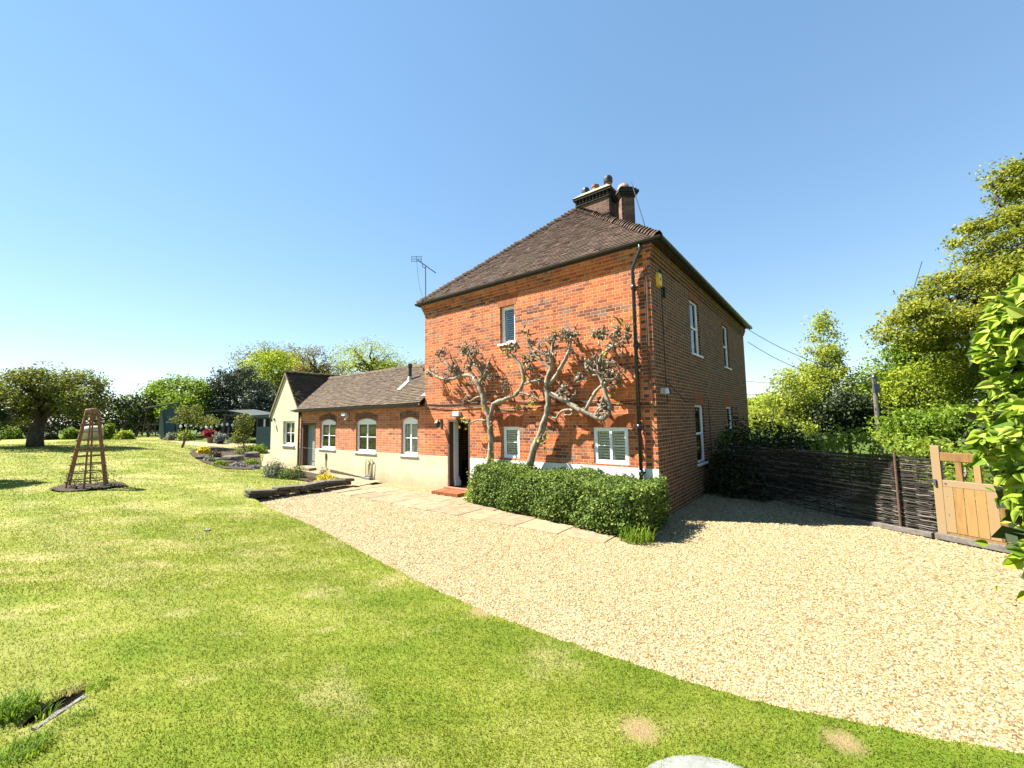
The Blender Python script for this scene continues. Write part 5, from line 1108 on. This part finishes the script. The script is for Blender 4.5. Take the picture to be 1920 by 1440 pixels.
for lab, px, py, d, rx, rz in (('pale distant field tree nearest the farmhouse corner', 1418, 760, 75, 22, 12), ('pale distant field tree seen left of the yellow green tree', 1448, 757, 85, 22, 14), ('distant field tree behind the slender pale tree', 1520, 752, 90, 40, 18)):
    tree('distant_tree', lab, 'tree', based(px, d), [blob(px, py, d, rx, rz), blob(px-8, py+16, d, rx*1.2, rz)], L['birch'], M_['bark'], 70, 60, .5, 1.0, .25, .3, 6, 'distant trees beyond the field')
pole_b = based(1647, 16.6); pt = at(1638, 700, 16.6); pole = thing('telegraph_pole', 'weathered wooden telegraph pole among the trees', 'pole', pole_b)
m = MB(); m.tube([(0, 0, -.1), (pt[0]-pole_b[0], 0, pt[2]-pole_b[2])], [.095, .08], 10); m.build('post', M_['grey_timber'], pole)
m = MB(); ptl = np.array([pt[0]-pole_b[0], 0, pt[2]-pole_b[2]]); m.box(ptl[0]-.2, ptl[0]+.02, -.2, -.12, ptl[2]-.8, ptl[2]-.45); m.lathe((ptl[0]-.12, -.12, ptl[2]-.25), [(.05, 0), (.06, .1), (.02, .16)], 8); m.build('junction_box', M_['steel'], pole)
def wire(name, label, a, b, sag, r=.012):
    a, b = np.array(a), np.array(b); pts = [a+(b-a)*t-np.array([0, 0, 1])*sag*4*t*(1-t) for t in np.linspace(0, 1, 14)]; m = MB(); m.tube([p-a for p in pts], r, 4); o = m.build(name, M_['cable'], uv=False); o.location = tuple(a); tag(o, label, 'wire', 'overhead wires')
hc = lambda y, z: np.array(hloc(.15, y, z))
wire('overhead_wire', 'upper telephone wire from the far eaves to the telegraph pole', hc(10.9, 5.45), pt-np.array([0, 0, .1]), .35)
wire('overhead_wire', 'lower telephone wire from the far side wall to the telegraph pole', hc(10.8, 4.9), pt-np.array([0, 0, .4]), .45)
wire('overhead_wire', 'faint level wire above the distant field trees', at(1380, 713, 60), at(1640, 722, 60), .3, .03)
wire('overhead_wire', 'faint rising wire just over the distant treeline', at(1380, 741, 55), at(1640, 716, 55), .3, .03)
wire('overhead_wire', 'steep dark wire rising into the sky left of the oak', at(1700, 585, 20), at(1729, 490, 19), .0, .014)

# ------------------------------------------------------------------ left hand garden
TL = hit(66, 838)
tree('apple_tree', 'broad flat topped apple tree on the left of the lawn with thick trunk', 'tree', TL, [blob(60, 735, TL[1], 105, 42), blob(150, 745, TL[1], 60, 38), blob(20, 770, TL[1], 70, 30), blob(95, 715, TL[1], 80, 26), blob(175, 735, TL[1]+.5, 36, 40), blob(-30, 740, TL[1], 60, 45)], L['apple'], M_['bark'], 340, 60, .12, .26, .27, .26, 40, shell=.35)
long_hedge('boundary_hedge', 'tall dark hedge closing the far end of the lawn behind the apple tree', [hit(-120, 823)[:2]+np.array([0, 2]), hit(60, 823)[:2]+np.array([0, 1.5]), hit(225, 822)[:2]+np.array([0, 3.0])], 3.2, 3.0, L['dark'], 16000, .22)
for lab, px, py, wx, hx, mt, n, ls in (('bright leafy bush under the apple tree at the left edge', 18, 824, 60, 30, 'fresh', 1500, .16), ('mid green bush just right of the apple trunk', 132, 824, 44, 26, 'fresh', 1300, .16), ('leafy bush right of the obelisk against the far hedge', 203, 824, 34, 36, 'fresh', 1400, .15), ('sunlit green clump at the right end of the far border', 233, 824, 50, 20, 'lime', 1500, .14), ('dark green low plant at the far border between the two green bushes', 95, 825, 34, 16, 'dark', 800, .14)):
    b = hit(px, py); k = b[1]/FPX; plant('border_bush', lab, 'bush', b, (wx*k/3, wx*k*.3, hx*k), L[mt], n, ls, 'bushes along the far border')
b = hit(172, 826); k = b[1]/FPX; m = MB(); m.lathe((0, 0, 0), [(.3, 0), (.45, .1), (.53, .4), (.53, .7), (.46, .86), (.22, .94), (.01, .95)], 20); o = m.build('covered_tub', M_['cream'], smooth=True, uv=False); o.location = tuple(b); o.scale = (1, 1, .95); tag(o, 'pale cream rounded tub beyond the obelisk at the lawn end', 'tub')
# off to the left: the clipped ball whose shade lies on the lawn
b = hit(-75, 905); tree('ball_tree', 'clipped ball headed tree just beyond the left edge that shades the lawn', 'tree', b, [(b+np.array([0, 0, 1.7]), (.8, .8, .75))], L['dark'], M_['bark'], 120, 60, .09, .14, .06, .3, 8, shell=.6)
# shelter with a slanting roof
o0 = at(308, 822, 28.8); o0[2] = 1.06; A_ = lambda px, py, d: at(px, py, d)-o0
a = thing('garden_shelter', 'teal boarded shelter with a thin roof slanting up to the right', 'shelter', o0)
m = MB(); P4 = [A_(300, 769, 29.2), A_(297, 824, 29.2), A_(308, 824, 28.8), A_(304, 769, 28.8), A_(324, 824, 29.6), A_(324, 764, 29.6)]
m.add(P4, [(0, 1, 2, 3), (3, 2, 4, 5)]); m.add([p+np.array([.03, .12, 0]) for p in P4], [(0, 1, 2, 3), (3, 2, 4, 5)])
for j in range(9): f = (j+1)/10; m.bar(P4[0]+(P4[1]-P4[0])*f, P4[3]+(P4[2]-P4[3])*f-np.array([0, .02, 0]), .025, .02); m.bar(P4[3]+(P4[2]-P4[3])*f-np.array([0, .02, 0]), P4[5]+(P4[4]-P4[5])*f-np.array([0, .02, 0]), .025, .02)
m.build('boarded_wall', M_['teal'], a)
m = MB(); r4 = [A_(266, 768.5, 28.2), A_(334, 757, 29.0), A_(337, 756, 30.6), A_(272, 767, 30.2)]; m.add(r4+[p+np.array([0, 0, .10]) for p in r4], [(0, 1, 2, 3), (4, 5, 6, 7), (0, 1, 5, 4), (1, 2, 6, 5), (2, 3, 7, 6), (3, 0, 4, 7)]); m.build('roof', M_['dark_roof'], a)
m = MB(); q = A_(334, 757, 29.2); m.box(q[0]-.06, q[0]+.04, q[1], q[1]+.1, -.1, q[2]); m.build('post', M_['teal'], a)
# post and rail fence left of the shelter
p0, p1 = at(232, 815, 31), at(300, 815, 31); rt = thing('rail_fence', 'dark post and rail fence left of the teal shelter', 'fence', (p0[0], p0[1], 1.05))
for j in range(4): m = MB(); x = (p1[0]-p0[0])*j/3; m.box(x-.06, x+.06, -.05, .05, -.1, 1.15); m.build('post', M_['rail_wood'], rt)
for z in (.35, .9): m = MB(); m.box(-.1, p1[0]-p0[0]+.1, -.08, -.05, z, z+.1); m.build('rail', M_['rail_wood'], rt)
# pergola lean-to with dark inside
D2 = 27.; zg2 = .98; x0 = at(430, 830, D2)[0]; X2 = lambda px: at(px, 800, D2)[0]-x0; Z2 = lambda py: at(430, py, D2)[2]-zg2
a = thing('lean_to', 'open timber lean-to with low dark roof and slanting posts beyond the rockery', 'lean-to', (x0, D2, zg2))
m = MB(); m.add([(X2(394), -.6, Z2(773)), (X2(430), -.7, Z2(770)), (X2(482), -.8, Z2(780)), (X2(482), 2.5, Z2(776)), (X2(430), 2.5, Z2(766)), (X2(394), 2.5, Z2(769))], [(0, 1, 4, 5), (1, 2, 3, 4)]); m.add([(X2(394), -.61, Z2(773)), (X2(430), -.71, Z2(770)), (X2(482), -.81, Z2(780)), (X2(482), -.81, Z2(778)), (X2(430), -.71, Z2(768)), (X2(394), -.61, Z2(771))], [(0, 1, 4, 5), (1, 2, 3, 4)]); m.build('roof', M_['dark_roof'], a)
for pa, pb in (((430, 779), (424, 831)), ((407, 782), (404, 826)), ((437, 800), (435, 829))): m = MB(); m.bar((X2(pa[0]), -.4, Z2(pa[1])), (X2(pb[0]), -.4, -.05), .09, .09, (0, 1, 0)); m.build('post', M_['grey_timber'], a)
m = MB(); m.bar((X2(428), -.5, Z2(777)), (X2(482), -.6, Z2(785)), .06, .08); m.build('beam', M_['grey_timber'], a)
m = MB(); m.box(X2(362), X2(478), 2.5, 2.6, -.05, Z2(785)); m.build('back_wall', M_['blackroom'], a)
a = thing('string_lights', 'string of small white bulbs hung under the lean-to', 'lights', (x0, D2-.6, zg2)); m = MB(); pts = [(X2(325+(485-325)*t), 0, Z2(790)) for t in np.linspace(0, 1, 9)]; m.tube(pts, .012, 4); m.build('cable', M_['grey_timber'], a)
for j in range(11): px = 352+j*9.5; m = MB(); z = Z2(799-2.5*math.sin(j*.9)); m.lathe((X2(px), .02, z), [(.02, .14), (.07, .08), (.08, .02), (.05, -.05), (.01, -.07)], 8); m.build('bulb', M_['bulb'], a, uv=False)
# teal shed by the gable
D3 = 23.5; p = at(492, 838, D3); zs = float(zf(p[0], p[1])); a = thing('garden_shed', 'small teal garden shed with a window tucked behind the cream gable', 'shed', (p[0], p[1], zs)); X3 = lambda px: at(px, 800, D3)[0]-p[0]; Z3 = lambda py: at(492, py, D3)[2]-zs
m = MB(); m.box(X3(481), X3(512), 0, 1.8, -.1, Z3(782))
for j in range(9): z = -.05+j*.13; m.bar((X3(480.6), -.012, z), (X3(512), -.012, z), .02, .02)
m.build('wall', M_['teal'], a); m = MB(); m.box(X3(476), X3(514), -.2, 2.0, Z3(782), Z3(779)); m.build('roof', M_['teal'], a)
m = MB(); m.box(X3(483), X3(505), -.03, -.002, Z3(800), Z3(785)); w_ = m.build('window', M_['blackroom'], a); m = MB(); m.box(X3(495), X3(498), -.05, -.032, Z3(800), Z3(786)); m.build('curtain', M_['white_plaster'], w_)
for lab, px, py, wx, hx in (('left of the two clipped green balls below the teal shed', 472, 835, 24, 17), ('right and larger of the two clipped green balls below the teal shed', 487, 836, 28, 19)): 
    b = at(px, py, 22.); k = 22/FPX; plant('box_ball', lab, 'shrub', (b[0], b[1], float(zf(b[0], b[1]))), (wx*k/2, wx*k/2, hx*k), L['fresh'], 1500, .07, 'clipped balls by the shed')
# potted plants on the patio
b = at(394, 830, 25.5); zb = float(zf(b[0], b[1])); a = thing('potted_maple', 'crimson leaved little maple in a clay pot on the patio', 'pot plant', (b[0], b[1], zb)); k = 25.5/FPX
m = MB(); m.lathe((0, 0, 0), [(4*k, 0), (5.5*k, 8*k), (6*k, 8.2*k), (6*k, 9.5*k), (5*k, 9.5*k)], 14); m.build('pot', M_['terracotta'], a, uv=False)
d_ = unit(rng.normal(size=(900, 3))); leaves('foliage', d_*rng.uniform(.4, 1, (900, 1))*np.array([13*k, 11*k, 8.5*k])+np.array([-.1, 0, 17*k]), .10, L['red'], a); m = MB(); m.tube([(0, 0, 8*k), (-.05, 0, 16*k)], .03, 6); m.build('stem', M_['twig'], a)
b = at(412, 832, 25.2); zb = float(zf(b[0], b[1])); a = thing('glazed_planter', 'dark blue glazed planter with small leaves beside the crimson maple', 'pot plant', (b[0], b[1], zb)); m = MB(); m.lathe((0, 0, 0), [(5*k, 0), (8*k, 5*k), (8.5*k, 10*k), (8*k, 10.5*k), (7*k, 10*k)], 16); m.build('pot', M_['bluepot'], a, smooth=True, uv=False)
leaves('foliage', rng.normal(size=(500, 3))*np.array([5*k, 4*k, 2.5*k])+np.array([0, 0, 14*k]), .09, L['mauve'], a); m = MB(); m.tube([(0, 0, 9*k), (.03, 0, 15*k)], .02, 5); m.build('stem', M_['twig'], a)
for lab, px, wx, hx, mt in (('pale flowering plant between the slanting posts of the lean-to', 440, 22, 16, 'silver'), ('silver leaved plant at the foot of the teal shelter', 322, 26, 16, 'silver'), ('leafy green bush beside the pleached tree post', 347, 30, 24, 'hedgetop')):
    b = at(px, 829, 26.); plant('patio_plant', lab, 'plant', (b[0], b[1], float(zf(b[0], b[1]))), (wx/2*26/FPX, wx/2*26/FPX, hx*26/FPX), L[mt], 900, .11)
b = hit(340, 840); tree('pleached_tree', 'small flat headed trained tree on a thin post left of the lean-to', 'tree', b, [blob(345, 788, b[1], 24, 8), blob(390, 792, b[1], 30, 6), blob(355, 770, b[1], 26, 10), blob(368, 786, b[1], 32, 8)], L['apple'], M_['bark_grey'], 90, 34, .10, .14, .05, .2, 12, shell=.4)
b = hit(459, 838); tree('standard_rose', 'leafy rose standard at the right of the lean-to', 'shrub', b, [blob(458, 795, b[1], 16, 18), blob(452, 818, b[1], 16, 14)], L['apple'], M_['bark_grey'], 60, 40, .10, .16, .04, .2, 8)
# trees behind the garden
tree('cherry_tree', 'bright green rounded tree behind the teal shelter', 'tree', based(345, 34), [blob(335, 738, 34, 55, 28), blob(375, 750, 34, 32, 35), blob(300, 745, 34, 30, 18), blob(345, 765, 32, 35, 25)], L['fresh'], M_['bark'], 170, 70, .2, .5, .2, .35, 16)
tree('elder_bush', 'loose green bush left of the teal shelter with sprawling shoots', 'tree', based(255, 34), [blob(252, 775, 34, 28, 20), blob(240, 757, 34, 14, 12), blob(275, 770, 34, 22, 22)], L['fresh'], M_['bark'], 80, 55, .18, .42, .1, .3, 10)
tree('holly_tree', 'dark grey green holly tree behind the lean-to', 'tree', based(455, 35), [blob(455, 745, 35, 58, 55), blob(430, 720, 35, 30, 30), blob(485, 780, 34, 45, 40), blob(420, 775, 34.5, 26, 28)], L['holly'], M_['bark'], 240, 90, .19, .5, .25, .25, 12)
tree('willow_tree', 'large yellow green tree behind the cream gable', 'tree', based(540, 48), [blob(520, 700, 48, 65, 45), blob(570, 715, 48, 60, 35), blob(500, 735, 47, 55, 40), blob(590, 730, 47, 45, 30)], L['lime'], M_['bark'], 260, 80, .26, .75, .35, .3, 18)
tree('ash_tree', 'tall half bare tree rising left behind the yellow green tree', 'tree', based(480, 58), [blob(470, 672, 58, 40, 26), blob(510, 665, 58, 45, 22), blob(545, 670, 58, 35, 22)], L['oakbrown'], M_['bark_grey'], 110, 28, .22, .75, .3, .35, 30, shell=.5)
tree('ash_tree', 'brownish budding tree just above the gable roof', 'tree', based(585, 44), [blob(585, 678, 44, 40, 26), blob(600, 700, 44, 45, 20)], L['oakbrown'], M_['bark'], 110, 36, .2, .55, .25, .4, 26, shell=.5)
tree('ash_tree', 'open branched oak with sparse pale leaves over the wing roof', 'tree', based(690, 50), [blob(655, 672, 50, 42, 28), blob(700, 668, 50, 48, 28), blob(735, 682, 50, 30, 20), blob(680, 690, 50, 60, 20)], L['birch'], M_['bark'], 170, 40, .2, .75, .3, .3, 24, shell=.45)
tree('ash_tree', 'low leafy tree top showing over the wing ridge beside the farmhouse', 'tree', based(770, 55), [blob(775, 690, 55, 28, 10), blob(720, 695, 55, 30, 14)], L['oak'], M_['bark'], 60, 40, .24, .7, .2, .3, 10)
long_hedge('boundary_hedge', 'dark shrub belt behind the shelter and lean-to', [at(225, 800, 38)[:2], at(400, 800, 38)[:2], at(560, 800, 38)[:2]], 3.0, 2.6, L['dark'], 9000, .26)
